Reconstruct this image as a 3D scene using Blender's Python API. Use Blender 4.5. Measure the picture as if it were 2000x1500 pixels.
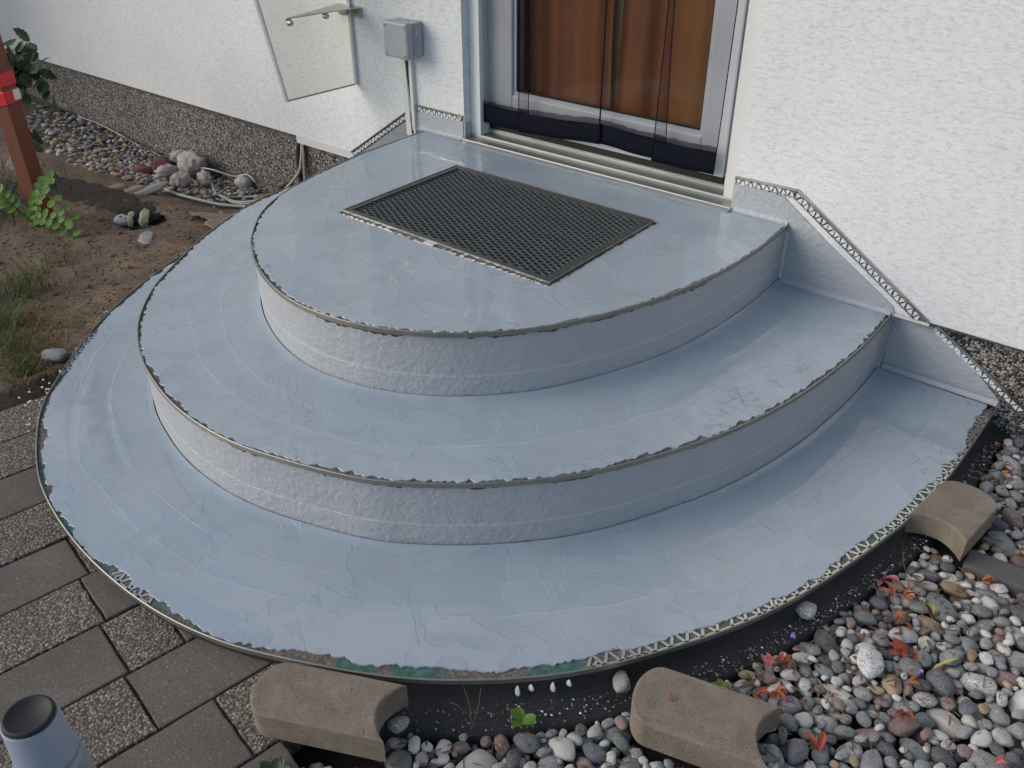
import bpy, bmesh, math, random
import numpy as np
from mathutils import Vector, Matrix, noise
random.seed(7); rng=np.random.default_rng(7)
D=bpy.data; S=bpy.context.scene; COL=S.collection
for o in list(D.objects): D.objects.remove(o)
# ------------------------------------------------------------------ camera, light, exposure
cd=D.cameras.new('camera'); cam=D.objects.new('camera',cd); COL.objects.link(cam); S.camera=cam
CAM=Vector((1.51648,-2.29448,0.96935))
cam.location=CAM
cam.rotation_euler=(math.radians(90-33.047),math.radians(0.0),math.radians(38.7265))
cd.sensor_width=36; cd.lens=36*1710.6/2000; cd.clip_start=.02; cd.clip_end=300
SUN_EL=math.radians(30); SUN_AZ=math.radians(226)   # compass-like: 0=+y, clockwise -> front left of the house
w=D.worlds.new('World'); S.world=w; w.use_nodes=True
nt=w.node_tree; bg=nt.nodes['Background']
sky=nt.nodes.new('ShaderNodeTexSky'); sky.sky_type='NISHITA'; sky.sun_disc=False
sky.sun_elevation=SUN_EL; sky.sun_rotation=SUN_AZ; sky.dust_density=1.5; sky.ozone_density=1.4
nt.links.new(sky.outputs[0],bg.inputs[0]); bg.inputs[1].default_value=0.102
sd=D.lights.new('sun','SUN'); so=D.objects.new('sun',sd); COL.objects.link(so)
sd.energy=1.0; sd.angle=math.radians(45); sd.color=(1,.945,.875)
tosun=Vector((math.sin(SUN_AZ)*math.cos(SUN_EL),math.cos(SUN_AZ)*math.cos(SUN_EL),math.sin(SUN_EL)))
so.rotation_euler=tosun.to_track_quat('Z','Y').to_euler()
S.view_settings.view_transform='Standard'; S.view_settings.look='None'; S.view_settings.gamma=1
S.view_settings.use_curve_mapping=False; S.view_settings.exposure=0.60
# ------------------------------------------------------------------ helpers
def link(o,parent=None):
    COL.objects.link(o)
    if parent is not None: o.parent=parent
    return o
def empty(name,loc=(0,0,0)):
    o=D.objects.new(name,None); o.location=loc; o.empty_display_size=.05; COL.objects.link(o); return o
def tag(o,label=None,cat=None,group=None,kind=None):
    if label: o['label']=label
    if cat: o['category']=cat
    if group: o['group']=group
    if kind: o['kind']=kind
    return o
def obj(name,me,mat=None,parent=None,smooth=False,world=True):
    """me: Mesh, bmesh or (verts,faces).  Vertices are world coordinates; a parent's location is taken off."""
    if isinstance(me,bmesh.types.BMesh):
        bm=me; me=D.meshes.new(name); bm.to_mesh(me); bm.free()
    elif isinstance(me,tuple):
        v,f=me; me=D.meshes.new(name); me.from_pydata([tuple(map(float,p)) for p in v],[],[tuple(int(i) for i in q) for q in f]); me.update()
    if mat is not None:
        for m in (mat if isinstance(mat,(list,tuple)) else [mat]): me.materials.append(m)
    if smooth:
        me.polygons.foreach_set('use_smooth',[True]*len(me.polygons))
    o=D.objects.new(name,me); COL.objects.link(o)
    if parent is not None:
        o.parent=parent
        if world:
            p=Vector((0,0,0)); q=parent
            while q is not None: p+=q.location; q=q.parent
            o.location=-p
    return o
def box_bm(bm,lo,hi,M=None,bevel=0):
    r=bmesh.ops.create_cube(bm,size=1)
    vs=r['verts']
    for v in vs:
        v.co=Vector(((lo[i]+hi[i])/2+v.co[i]*(hi[i]-lo[i]) for i in range(3)))
    if bevel:
        es=list({e for v in vs for e in v.link_edges})
        r2=bmesh.ops.bevel(bm,geom=es,offset=bevel,segments=2,affect='EDGES',profile=.5)
        vs=list({v for v in vs if v.is_valid}|set(r2['verts']))
    if M is not None:
        for v in vs: v.co=M@v.co
    return vs
def box(name,lo,hi,mat,parent=None,bevel=0,M=None):
    bm=bmesh.new(); box_bm(bm,lo,hi,M,bevel); return obj(name,bm,mat,parent)
def prism(poly,z0,z1,bevel=0,bm=None):
    bm=bm or bmesh.new()
    vs=[bm.verts.new((p[0],p[1],z1)) for p in poly]
    f=bm.faces.new(vs)
    if f.normal.z<0: f.normal_flip()
    bm.normal_update()
    if f.normal.z<0: bmesh.ops.reverse_faces(bm,faces=[f])
    r=bmesh.ops.extrude_face_region(bm,geom=[f])
    nv=[g for g in r['geom'] if isinstance(g,bmesh.types.BMVert)]
    # extruded copy keeps top, move the original down
    for v in vs: v.co.z=z0
    bmesh.ops.recalc_face_normals(bm,faces=bm.faces[:])
    if bevel:
        top=[e for e in bm.edges if all(v in nv for v in e.verts)]
        bmesh.ops.bevel(bm,geom=top,offset=bevel,segments=2,affect='EDGES',profile=.6)
    return bm
def tube(pts,r,n=8,closed=False,cap=True,rads=None):
    """swept tube as (verts,faces)"""
    pts=[Vector(p) for p in pts]; V=[];F=[]
    up=Vector((0,0,1))
    for i,p in enumerate(pts):
        a=pts[max(i-1,0)]; b=pts[min(i+1,len(pts)-1)]; t=(b-a).normalized()
        s=t.cross(up); s=s.normalized() if s.length>1e-3 else Vector((1,0,0)); u=s.cross(t)
        rr=rads[i] if rads else r
        for k in range(n):
            an=2*math.pi*k/n; V.append(p+s*math.cos(an)*rr+u*math.sin(an)*rr)
    for i in range(len(pts)-1):
        for k in range(n):
            F.append((i*n+k,i*n+(k+1)%n,(i+1)*n+(k+1)%n,(i+1)*n+k))
    if cap: F.append(tuple(range(n))[::-1]); F.append(tuple((len(pts)-1)*n+k for k in range(n)))
    return V,F
def spline(pts,n):
    """Catmull-Rom resample, evenly by arc length"""
    P=np.array(pts,float); P=np.vstack([2*P[0]-P[1],P,2*P[-1]-P[-2]]); out=[]
    for i in range(1,len(P)-2):
        for t in np.linspace(0,1,24,endpoint=False):
            a,b,c,d=P[i-1],P[i],P[i+1],P[i+2]
            out.append(.5*((2*b)+(-a+c)*t+(2*a-5*b+4*c-d)*t*t+(-a+3*b-3*c+d)*t**3))
    out.append(P[-2]); out=np.array(out)
    s=np.r_[0,np.cumsum(np.linalg.norm(np.diff(out,axis=0),axis=1))]
    q=np.linspace(0,s[-1],n)
    return np.stack([np.interp(q,s,out[:,k]) for k in range(out.shape[1])],1)
def smooth_line(P,sig):
    n=len(P); k=np.arange(-3*sig,3*sig+1); g=np.exp(-k*k/2/sig**2); g/=g.sum()
    Q=np.vstack([2*P[0]-P[3*sig:0:-1],P,2*P[-1]-P[-2:-3*sig-2:-1]])
    return np.stack([np.convolve(Q[:,i],g,'valid') for i in range(P.shape[1])],1)
def n1(x,seed=0.0,oct=4):
    return noise.fractal(Vector((x,seed*7.13,seed*3.7)),1.0,2.0,oct)
def join(parts):
    V=[];F=[];n=0
    for v,f in parts:
        V+=list(v); F+=[tuple(i+n for i in q) for q in f]; n=len(V)
    return V,F
# ------------------------------------------------------------------ materials
class NT:
    def __init__(s,name):
        s.m=D.materials.new(name); s.m.use_nodes=True; s.t=s.m.node_tree; s.N=s.t.nodes; s.b=s.N['Principled BSDF']; s.out=s.N['Material Output']
        s.tc=s.N.new('ShaderNodeTexCoord')
    def new(s,typ,ins=None,**kw):
        n=s.N.new(typ)
        for k,v in kw.items(): setattr(n,k,v)
        for k,v in (ins or {}).items():
            if isinstance(v,bpy.types.NodeSocket): s.t.links.new(v,n.inputs[k])
            else: n.inputs[k].default_value=v
        return n
    def coord(s,kind='Object',scale=(1,1,1),rot=(0,0,0),loc=(0,0,0)):
        return s.new('ShaderNodeMapping',{'Vector':s.tc.outputs[kind],'Scale':scale,'Rotation':rot,'Location':loc}).outputs[0]
    def geo(s): return s.new('ShaderNodeNewGeometry').outputs['Position']
    def noise(s,scale,detail=4,rough=.55,vec=None,dist=0,out=0):
        n=s.new('ShaderNodeTexNoise',{'Scale':scale,'Detail':detail,'Roughness':rough,'Distortion':dist})
        if vec is not None: s.t.links.new(vec,n.inputs['Vector'])
        else: s.t.links.new(s.tc.outputs['Object'],n.inputs['Vector'])
        return n.outputs[out]
    def voro(s,scale,vec=None,feature='F1',out='Distance',rand=1):
        n=s.new('ShaderNodeTexVoronoi',{'Scale':scale,'Randomness':rand},feature=feature)
        s.t.links.new(vec if vec is not None else s.tc.outputs['Object'],n.inputs['Vector'])
        return n.outputs[out]
    def ramp(s,fac,stops,interp='LINEAR'):
        n=s.new('ShaderNodeValToRGB',{'Fac':fac}); r=n.color_ramp; r.interpolation=interp
        while len(r.elements)<len(stops): r.elements.new(.5)
        for e,(p,c) in zip(r.elements,stops):
            e.position=p; e.color=(c,c,c,1) if isinstance(c,(int,float)) else (*c,1)
        return n.outputs[0]
    def math(s,op,a,b=0,c=0,clamp=False):
        n=s.N.new('ShaderNodeMath'); n.operation=op; n.use_clamp=clamp
        for i,v in enumerate((a,b,c)):
            if isinstance(v,bpy.types.NodeSocket): s.t.links.new(v,n.inputs[i])
            else: n.inputs[i].default_value=v
        return n.outputs[0]
    def mix(s,fac,a,b,typ='MIX'):
        n=s.N.new('ShaderNodeMix'); n.data_type='RGBA'; n.blend_type=typ
        for i,v in ((0,fac),(6,a),(7,b)):
            if isinstance(v,bpy.types.NodeSocket): s.t.links.new(v,n.inputs[i])
            elif i==0: n.inputs[0].default_value=v
            else: n.inputs[i].default_value=(*v,1)
        return n.outputs[2]
    def bump(s,h,strength=.5,dist=.002,prev=None):
        n=s.new('ShaderNodeBump',{'Height':h,'Strength':strength,'Distance':dist})
        if prev is not None: s.t.links.new(prev,n.inputs['Normal'])
        return n.outputs[0]
    def set(s,**kw):
        for k,v in kw.items():
            k={'color':'Base Color','rough':'Roughness','metal':'Metallic','normal':'Normal','spec':'Specular IOR Level','alpha':'Alpha','sheen':'Sheen Weight'}[k]
            if isinstance(v,bpy.types.NodeSocket): s.t.links.new(v,s.b.inputs[k])
            elif k=='Base Color': s.b.inputs[k].default_value=(*v,1)
            else: s.b.inputs[k].default_value=v
        return s.m
def plain(name,c,rough=.6,metal=0,var=.15,scale=60,bump=.3,dist=.0006,spec=.5):
    n=NT(name); a=n.noise(scale,5,.65); b=n.noise(scale*.12,3)
    f=n.math('MULTIPLY_ADD',a,var*1.4,1-var*1.4/2-var*.5); f=n.math('MULTIPLY_ADD',b,var,f)
    col=n.mix(1,c,n.new('ShaderNodeCombineColor',{0:f,1:f,2:f}).outputs[0],'MULTIPLY')
    r=n.math('MULTIPLY_ADD',b,.2,rough-.1,clamp=True)
    return n.set(color=col,rough=r,metal=metal,normal=n.bump(a,bump,dist),spec=spec)
def m_render():
    n=NT('scratch_render'); g=n.geo()
    nz=n.noise(26,3,.6,g,out=1)
    w_=n.new('ShaderNodeVectorMath',{0:nz,1:(.5,.5,.5)},operation='SUBTRACT').outputs[0]
    w_=n.new('ShaderNodeVectorMath',{0:w_,1:(.05,.0,.022)},operation='MULTIPLY').outputs[0]
    gw=n.new('ShaderNodeVectorMath',{0:g,1:w_},operation='ADD').outputs[0]
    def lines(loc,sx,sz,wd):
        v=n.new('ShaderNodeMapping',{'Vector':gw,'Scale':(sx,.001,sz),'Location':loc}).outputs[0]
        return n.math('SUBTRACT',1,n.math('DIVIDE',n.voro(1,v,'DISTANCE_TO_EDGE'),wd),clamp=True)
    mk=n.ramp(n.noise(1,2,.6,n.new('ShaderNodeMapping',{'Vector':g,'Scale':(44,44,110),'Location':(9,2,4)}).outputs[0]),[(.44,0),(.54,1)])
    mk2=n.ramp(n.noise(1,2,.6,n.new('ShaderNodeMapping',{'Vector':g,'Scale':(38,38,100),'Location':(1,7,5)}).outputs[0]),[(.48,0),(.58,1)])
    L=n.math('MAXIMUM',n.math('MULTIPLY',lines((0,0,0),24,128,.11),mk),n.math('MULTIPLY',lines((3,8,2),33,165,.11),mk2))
    grain=n.noise(420,2,.6,g); lump=n.noise(120,3,.6,g)
    h=n.math('MULTIPLY_ADD',L,-1.0,n.math('MULTIPLY_ADD',grain,.12,n.math('MULTIPLY',lump,.18)))
    dirt=n.noise(2.2,5,.6,g); zz=n.new('ShaderNodeSeparateXYZ',{0:g}).outputs[2]
    spl=n.math('MULTIPLY',n.ramp(n.math('MULTIPLY_ADD',n.noise(8,5,.7,g),.25,zz),[(.0,.7),(.22,0)]),n.ramp(n.noise(45,4,.7,g),[(.50,0),(.64,1)]))
    col=n.mix(n.math('MULTIPLY',L,.42),n.ramp(dirt,[(.3,(.735,.738,.73)),(.7,(.81,.81,.80))]),(.40,.40,.39))  # groove lines drawn darker: their shade is put into the colour
    col=n.mix(n.math('MULTIPLY',spl,.30),col,(.50,.47,.42))
    return n.set(color=col,rough=.9,normal=n.bump(h,.22,.0012),spec=.25)
def m_plinth():
    n=NT('pebble_plaster'); g=n.geo()
    c=n.voro(210,g,out='Color'); d=n.voro(210,g)
    k=n.new('ShaderNodeSeparateColor',{0:c}).outputs[0]
    col=n.ramp(k,[(0,(.012,.012,.012)),(.35,(.030,.027,.025)),(.45,(.13,.10,.08)),(.62,(.34,.31,.28)),(.75,(.10,.075,.06)),(1,(.60,.57,.53))])
    col=n.mix(.55,col,n.ramp(n.noise(1.5,4,.6,g),[(.3,(.75,.72,.68)),(.7,(1,1,1))]),'MULTIPLY')
    return n.set(color=col,rough=.75,normal=n.bump(n.math('SUBTRACT',.6,d),.8,.002))
def m_coat(name='coating',riser=False):
    n=NT(name); g=n.geo()
    big=n.noise(3.2,4,.55,g); blot=n.noise(7,5,.6,g,.8)
    edge=n.ramp(blot,[(.485,0),(.5,1)])                       # second pass of coating with sharp lap marks
    fine=n.noise(230,3,.6,g); peel=n.noise(75,3,.5,g); wave=n.noise(14,3,.5,g,.6)
    rid=n.noise(9,6,.62,g,1.1)
    wr=n.math('SUBTRACT',1,n.math('MULTIPLY',n.math('ABSOLUTE',n.math('SUBTRACT',rid,.5)),70),clamp=True)
    wr=n.math('MULTIPLY',wr,n.ramp(n.noise(5,2,.5,n.new('ShaderNodeMapping',{'Vector':g,'Location':(4,9,1)}).outputs[0]),[(.60,0),(.68,1)]))
    base=n.mix(n.ramp(big,[(.35,0),(.65,1)]),(.314,.372,.414),(.352,.410,.448))
    base=n.mix(n.math('MULTIPLY',edge,.30),base,(.405,.46,.505))
    ds=n.new('ShaderNodeAttribute',attribute_name='band').outputs['Fac']
    wob=n.noise(2.6,4,.6,g); brk=n.ramp(n.noise(6.5,2,.5,g),[(.38,.25),(.46,1)])
    def line(pos,amp,wd):
        dd=n.math('ABSOLUTE',n.math('SUBTRACT',n.math('MULTIPLY_ADD',n.math('SUBTRACT',wob,.5),amp,ds),pos))
        return n.math('SUBTRACT',1,n.math('DIVIDE',dd,wd),clamp=True)
    if riser: at=n.math('MULTIPLY',line(.116,.003,.0034),n.ramp(n.noise(6.5,2,.5,g),[(.38,.6),(.46,1)]))
    else: at=n.math('MAXIMUM',n.math('MULTIPLY',line(.110,.035,.0020),brk),n.math('MULTIPLY',line(.195,.09,.0035),.55))
    inner=n.ramp(n.math('MULTIPLY_ADD',n.math('SUBTRACT',wob,.5),.09,ds),[(.192,1),(.198,0)]) if not riser else None
    if inner is not None: base=n.mix(n.math('MULTIPLY',inner,.22),base,(.285,.345,.410))
    base=n.mix(n.math('MULTIPLY',at,.95 if riser else .38),base,(.62,.63,.64))
    sm=n.ramp(n.noise(5.5,6,.7,n.new('ShaderNodeMapping',{'Vector':g,'Location':(7,3,1)}).outputs[0]),[(.50,0),(.68,1)])
    base=n.mix(n.math('MULTIPLY',sm,.28),base,(.35,.36,.35))
    spk=n.math('MULTIPLY',n.ramp(n.voro(26,g),[(.035,1),(.05,0)]),n.ramp(n.noise(4,2,.5,g),[(.5,0),(.55,1)]))
    base=n.mix(n.math('MULTIPLY',spk,.7),base,(.12,.11,.10))
    dirt=n.ramp(n.noise(38,5,.7,g),[(.66,0),(.78,1)])
    base=n.mix(n.math('MULTIPLY',dirt,.22),base,(.44,.45,.45))
    if riser:
        base=n.mix(.60,base,(.455,.445,.45))
        r=n.math('MULTIPLY_ADD',big,.2,.42)
        h=n.math('MULTIPLY_ADD',peel,1.5,n.math('MULTIPLY',fine,.6)); h=n.math('MULTIPLY_ADD',n.noise(32,4,.6,g),1.0,h); h=n.math('MULTIPLY_ADD',at,.4,h); h=n.math('MULTIPLY_ADD',wr,.15,h)
        nm=n.bump(h,.8,.0026)
    else:
        gl=n.ramp(n.noise(2.6,4,.6,n.new('ShaderNodeMapping',{'Vector':g,'Location':(1,5,2)}).outputs[0],.7),[(.44,.05),(.50,.12),(.62,.30)])
        r=n.math('MULTIPLY_ADD',edge,-.05,gl,clamp=True)
        h=n.math('MULTIPLY_ADD',edge,.28,n.math('MULTIPLY',wave,.40)); h=n.math('MULTIPLY_ADD',peel,.05,h); h=n.math('MULTIPLY_ADD',fine,.025,h)
        h=n.math('MULTIPLY_ADD',at,.6,h); h=n.math('MULTIPLY_ADD',wr,.6,h)
        nm=n.bump(h,.6,.0026)
    return n.set(color=base,rough=r,normal=nm,spec=.7)
def m_mortar(green=.5):
    n=NT('mortar_bed'); g=n.geo()
    a=n.noise(160,5,.7,g); p=n.noise(13,3,.5,g)
    br=n.ramp(a,[(.3,(.045,.038,.03)),(.5,(.15,.125,.10)),(.72,(.34,.29,.24))])
    gr=n.ramp(n.noise(60,4,.6,g),[(.3,(.03,.085,.07)),(.7,(.10,.20,.16))])
    return n.set(color=n.mix(n.ramp(p,[(green-.03,1),(green+.02,0)]),br,gr),rough=.7,normal=n.bump(a,.9,.003))
def m_aggregate(light=1.0):
    n=NT('washed_aggregate'); g=n.geo()
    v=n.new('ShaderNodeMapping',{'Vector':g,'Scale':(1,1,.3)}).outputs[0]
    c=n.voro(190,v,out='Color'); d=n.voro(190,v); k=n.new('ShaderNodeSeparateColor',{0:c}).outputs[0]
    col=n.ramp(k,[(0,(.12,.10,.085)),(.3,(.20,.17,.132)),(.55,(.28,.24,.19)),(.8,(.35,.31,.26)),(1,(.50,.46,.41))])
    col=n.mix(n.ramp(d,[(.35,0),(.70,1)]),col,(.085,.072,.058))
    col=n.mix(.8,col,n.ramp(n.noise(5,4,.6,g),[(.3,(.55,.53,.50)),(.7,(.92,.90,.87))]),'MULTIPLY')
    return n.set(color=col,rough=.8,normal=n.bump(n.math('SUBTRACT',1,d),.8,.003))
def m_paver():
    n=NT('dark_concrete_paver'); g=n.geo()
    a=n.noise(320,4,.7,g); b=n.noise(6,5,.65,g); s=n.voro(95,g)
    col=n.ramp(a,[(.3,(.075,.063,.053)),(.6,(.175,.150,.127)),(.8,(.29,.25,.215))])
    col=n.mix(n.ramp(s,[(.09,1),(.13,0)]),col,(.40,.37,.33))
    col=n.mix(.75,col,n.ramp(b,[(.3,(.6,.58,.56)),(.7,(1.1,1.08,1.05))]),'MULTIPLY')
    col=n.mix(n.math('MULTIPLY',n.ramp(n.noise(16,5,.7,g),[(.66,0),(.75,1)]),.35),col,(.32,.31,.29))
    return n.set(color=col,rough=.85,normal=n.bump(a,.8,.0015))
def m_block():
    n=NT('brown_concrete'); g=n.geo()
    a=n.noise(480,4,.75,g); b=n.noise(22,4,.6,g)
    col=n.ramp(a,[(.25,(.12,.098,.073)),(.5,(.27,.225,.172)),(.75,(.45,.385,.31))])
    col=n.mix(.8,col,n.ramp(b,[(.3,(.62,.60,.57)),(.7,(1.05,1.03,1))]),'MULTIPLY')
    nz=n.new('ShaderNodeSeparateXYZ',{0:n.new('ShaderNodeNewGeometry').outputs['True Normal']}).outputs[2]
    pit=n.math('MAXIMUM',n.ramp(n.voro(55,g),[(.07,1),(.11,0)]),n.ramp(n.noise(70,5,.75,g),[(.64,0),(.70,1)]))
    col=n.mix(n.math('MULTIPLY',pit,.6),col,(.07,.06,.05))
    return n.set(color=col,rough=.9,normal=n.bump(n.math('SUBTRACT',a,n.math('MULTIPLY',pit,.8)),.9,.002))
def m_bitumen():
    n=NT('black_bitumen'); g=n.geo()
    a=n.noise(260,4,.8,g); s=n.ramp(n.noise(95,6,.8,g),[(.66,0),(.74,1)])
    sp=n.math('MULTIPLY',s,n.ramp(n.noise(9,3,.6,g),[(.5,.1),(.62,1)]))
    col=n.mix(sp,n.ramp(a,[(.35,(.008,.009,.011)),(.6,(.030,.030,.032)),(.75,(.10,.10,.10))]),(.42,.44,.45))
    col=n.mix(n.ramp(n.noise(3.5,4,.6,g),[(.5,0),(.65,.6)]),col,(.060,.048,.038))
    return n.set(color=col,rough=.6,normal=n.bump(a,1,.003))
def m_soil():
    n=NT('sandy_soil'); g=n.geo()
    a=n.noise(110,6,.72,g); b=n.noise(7,5,.65,g,.4); c=n.noise(1.6,4,.6,g)
    col=n.ramp(a,[(.3,(.060,.044,.032)),(.5,(.205,.150,.104)),(.7,(.34,.26,.19))])
    col=n.mix(.85,col,n.ramp(b,[(.32,(.45,.40,.36)),(.6,(1.1,1.05,1))]),'MULTIPLY')
    col=n.mix(n.ramp(c,[(.45,0),(.62,.55)]),col,(.085,.060,.042))
    st=n.ramp(n.voro(60,g),[(.08,1),(.12,0)])
    col=n.mix(n.math('MULTIPLY',st,.5),col,(.30,.26,.22))
    return n.set(color=col,rough=.95,normal=n.bump(n.math('MULTIPLY_ADD',b,1.2,a),1,.006))
def m_stone(name,c1,c2,speck,amt=.62,sc=38):
    n=NT(name)
    oi=n.new('ShaderNodeObjectInfo').outputs['Random']
    v=n.new('ShaderNodeVectorMath',{0:n.geo(),1:(1,1,1)},operation='MULTIPLY').outputs[0]
    a=n.noise(sc,5,.65,v); b=n.noise(260,4,.75,v); w=n.noise(55,5,.6,v,1.4)
    col=n.mix(n.ramp(a,[(.35,0),(.65,1)]),c1,c2)
    col=n.mix(n.ramp(b,[(amt-.08,0),(amt+.02,.75)]),col,speck)
    col=n.mix(n.ramp(b,[(.30,.6),(.42,0)]),col,tuple(x*.45 for x in c1))
    vein=n.math('SUBTRACT',1,n.math('MULTIPLY',n.math('ABSOLUTE',n.math('SUBTRACT',w,.5)),40),clamp=True)
    col=n.mix(n.math('MULTIPLY',vein,.22),col,speck)
    du=n.ramp(n.noise(30,5,.7,n.geo()),[(.5,0),(.7,.40)])
    col=n.mix(du,col,(.15,.13,.105))
    k=n.math('MULTIPLY_ADD',oi,.55,.90)
    col=n.mix(1,col,n.new('ShaderNodeCombineColor',{0:k,1:k,2:k}).outputs[0],'MULTIPLY')
    return n.set(color=col,rough=.75,normal=n.bump(n.math('ADD',a,n.math('MULTIPLY',b,.5)),.7,.0022),spec=.3)
STONES=[m_stone('grey_stone',(.17,.17,.17),(.25,.245,.235),(.42,.41,.40)),
        m_stone('dark_stone',(.075,.078,.085),(.12,.12,.122),(.27,.28,.29)),
        m_stone('white_stone',(.40,.385,.35),(.50,.48,.44),(.30,.28,.26),.68),
        m_stone('pale_stone',(.36,.335,.29),(.46,.43,.38),(.22,.2,.18),.66),
        m_stone('reddish_stone',(.17,.115,.10),(.235,.165,.145),(.36,.30,.27)),
        m_stone('tan_stone',(.26,.19,.115),(.36,.27,.18),(.16,.11,.07),.66),
        m_stone('greenish_stone',(.13,.145,.135),(.19,.20,.18),(.30,.31,.29)),
        m_stone('speckled_stone',(.32,.30,.27),(.52,.50,.47),(.07,.07,.07),.56)]
def glassmat():
    n=NT('window_glass'); N=n.N; t=n.t
    tr=n.new('ShaderNodeBsdfTransparent',{'Color':(.93,.95,.93,1)}); gl=n.new('ShaderNodeBsdfGlossy',{'Color':(1,1,1,1),'Roughness':.02})
    fr=n.new('ShaderNodeFresnel',{'IOR':1.16}); mx=n.new('ShaderNodeMixShader',{0:fr.outputs[0],1:tr.outputs[0],2:gl.outputs[0]})
    t.links.new(mx.outputs[0],n.out.inputs[0]); return n.m
def frosted():
    n=NT('panel_glass'); t=n.t
    tr=n.new('ShaderNodeBsdfTransparent',{'Color':(.955,.965,.94,1)}); gl=n.new('ShaderNodeBsdfGlossy',{'Color':(1,1,1,1),'Roughness':.03})
    df=n.new('ShaderNodeBsdfDiffuse',{'Color':(.62,.63,.58,1)})
    m1=n.new('ShaderNodeMixShader',{0:.13,1:tr.outputs[0],2:df.outputs[0]})
    fr=n.new('ShaderNodeFresnel',{'IOR':1.15}); mx=n.new('ShaderNodeMixShader',{0:fr.outputs[0],1:m1.outputs[0],2:gl.outputs[0]})
    t.links.new(mx.outputs[0],n.out.inputs[0]); return n.m
def gauze(op,name):
    n=NT(name); t=n.t
    tr=n.new('ShaderNodeBsdfTransparent'); df=n.new('ShaderNodeBsdfDiffuse',{'Color':(.012,.012,.018,1)})
    nz=n.noise(6,3,.5,n.geo()); wv=n.noise(900,1,.5,n.geo())
    f=n.math('MULTIPLY_ADD',nz,.16,op-.08); f=n.math('MULTIPLY_ADD',wv,.10,f,clamp=True)
    mx=n.new('ShaderNodeMixShader',{0:f,1:tr.outputs[0],2:df.outputs[0]})
    t.links.new(mx.outputs[0],n.out.inputs[0]); return n.m
def m_curtain():
    n=NT('brown_curtain'); g=n.geo()
    v=n.new('ShaderNodeMapping',{'Vector':g,'Scale':(5,0,.12)}).outputs[0]
    a=n.noise(1.3,3,.5,v)
    col=n.ramp(a,[(.3,(.24,.085,.038)),(.5,(.34,.125,.052)),(.7,(.40,.185,.062))])
    return n.set(color=col,rough=.8,normal=n.bump(n.noise(500,2,.5,g),.3,.0008))
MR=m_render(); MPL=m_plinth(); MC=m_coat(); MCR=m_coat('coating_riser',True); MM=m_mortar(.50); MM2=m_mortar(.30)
MA=m_aggregate(); MPV=m_paver(); MBK=m_block(); MBT=m_bitumen(); MSO=m_soil(); MGL=glassmat(); MFR=frosted(); MCU=m_curtain()
MGZ=gauze(.25,'black_gauze'); MGZ2=gauze(.60,'black_gauze_seam'); MHEM=plain('black_hem',(.008,.009,.016),.95,0,.2,200,spec=.08)
MWP=plain('white_plastic',(.62,.64,.67),.38,0,.05,30,.05); MCP=plain('cream_plastic',(.66,.66,.635),.45,0,.07,30,.05)
MWH=plain('white_paint',(.74,.74,.72),.6,0,.08,50,.2); MGP=plain('grey_plastic',(.36,.375,.39),.42,0,.05,80,.12)
MAL=plain('aluminium',(.34,.36,.35),.38,.85,.18,70,.15,.0004); MST=plain('brushed_steel',(.50,.49,.46),.34,1,.18,120,.1,.0003)
MSTL=plain('bright_steel',(.70,.68,.62),.30,1,.12,120,.1,.0003)
MEP=plain('dull_edge_metal',(.30,.285,.25),.42,.7,.35,60); MDG=plain('dark_galvanised_steel',(.105,.115,.11),.5,.55,.25,160,.4,.0006); MSN=plain('sill_grey_cream',(.38,.38,.34),.4,.3,.2,60); MRB=plain('black_rubber',(.012,.012,.013),.6,0,.2)
MTR=plain('dark_tray',(.02,.022,.022),.8); MRW=plain('red_brown_wood_stain',(.165,.048,.022),.62,0,.25,40,.5,.001)
MTW=plain('red_tape',(.62,.02,.03),.4,0,.1,30); MTWW=plain('white_tape',(.7,.7,.7),.4,0,.1,30)
MCB=plain('cream_cable',(.50,.47,.38),.55,0,.15,90); MCK=plain('black_cable',(.015,.015,.016),.5)
MSK=plain('grey_mortar_skim',(.27,.28,.29),.8,0,.35,70,.9,.003); MPK=plain('pink_red_stone',(.20,.075,.065),.85,0,.35,50,1,.004)
MLU=plain('chalky_stone',(.56,.49,.45),.9,0,.35,60,1,.004); MRAG=plain('dusty_cloth',(.26,.20,.135),.95,0,.35,45,1,.003)
MPX=plain('blue_grey_plastic',(.25,.29,.345),.32,0,.06,20,.05); MFUR=plain('black_fur',(.012,.011,.010),.95,0,.3,300,1,.004)
MCRM=plain('cream_cloth',(.50,.48,.31),.9,0,.4,220,1,.002); MHD=plain('off_white_rubber',(.48,.45,.42),.7,0,.2,90,.6,.001)
# ------------------------------------------------------------------ measured outlines of the three steps (x,y)
T3=[(-.725,.0),(-.722,-.16),(-.714,-.344),(-.69,-.501),(-.648,-.680),(-.609,-.783),(-.553,-.878),(-.472,-.966),(-.39,-1.038),(-.262,-1.112),(-.118,-1.165),(.017,-1.180),(.161,-1.157),(.271,-1.110),(.355,-1.055),(.446,-.965),(.515,-.868),(.576,-.745),(.631,-.595),(.668,-.416),(.682,-.214),(.678,.0)]
T2=[(-1.03,0),(-1.045,-.2),(-1.046,-.413),(-1.04,-.515),(-1.018,-.615),(-.925,-.835),(-.875,-.925),(-.82,-1.012),(-.716,-1.165),(-.582,-1.295),(-.473,-1.367),(-.356,-1.423),(-.157,-1.478),(.032,-1.489),(.187,-1.464),(.392,-1.398),(.485,-1.343),(.57,-1.281),(.646,-1.21),(.718,-1.131),(.782,-1.037),(.84,-.930),(.92,-.745),(.98,-.499),(1.007,-.221),(1.007,0)]
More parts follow.
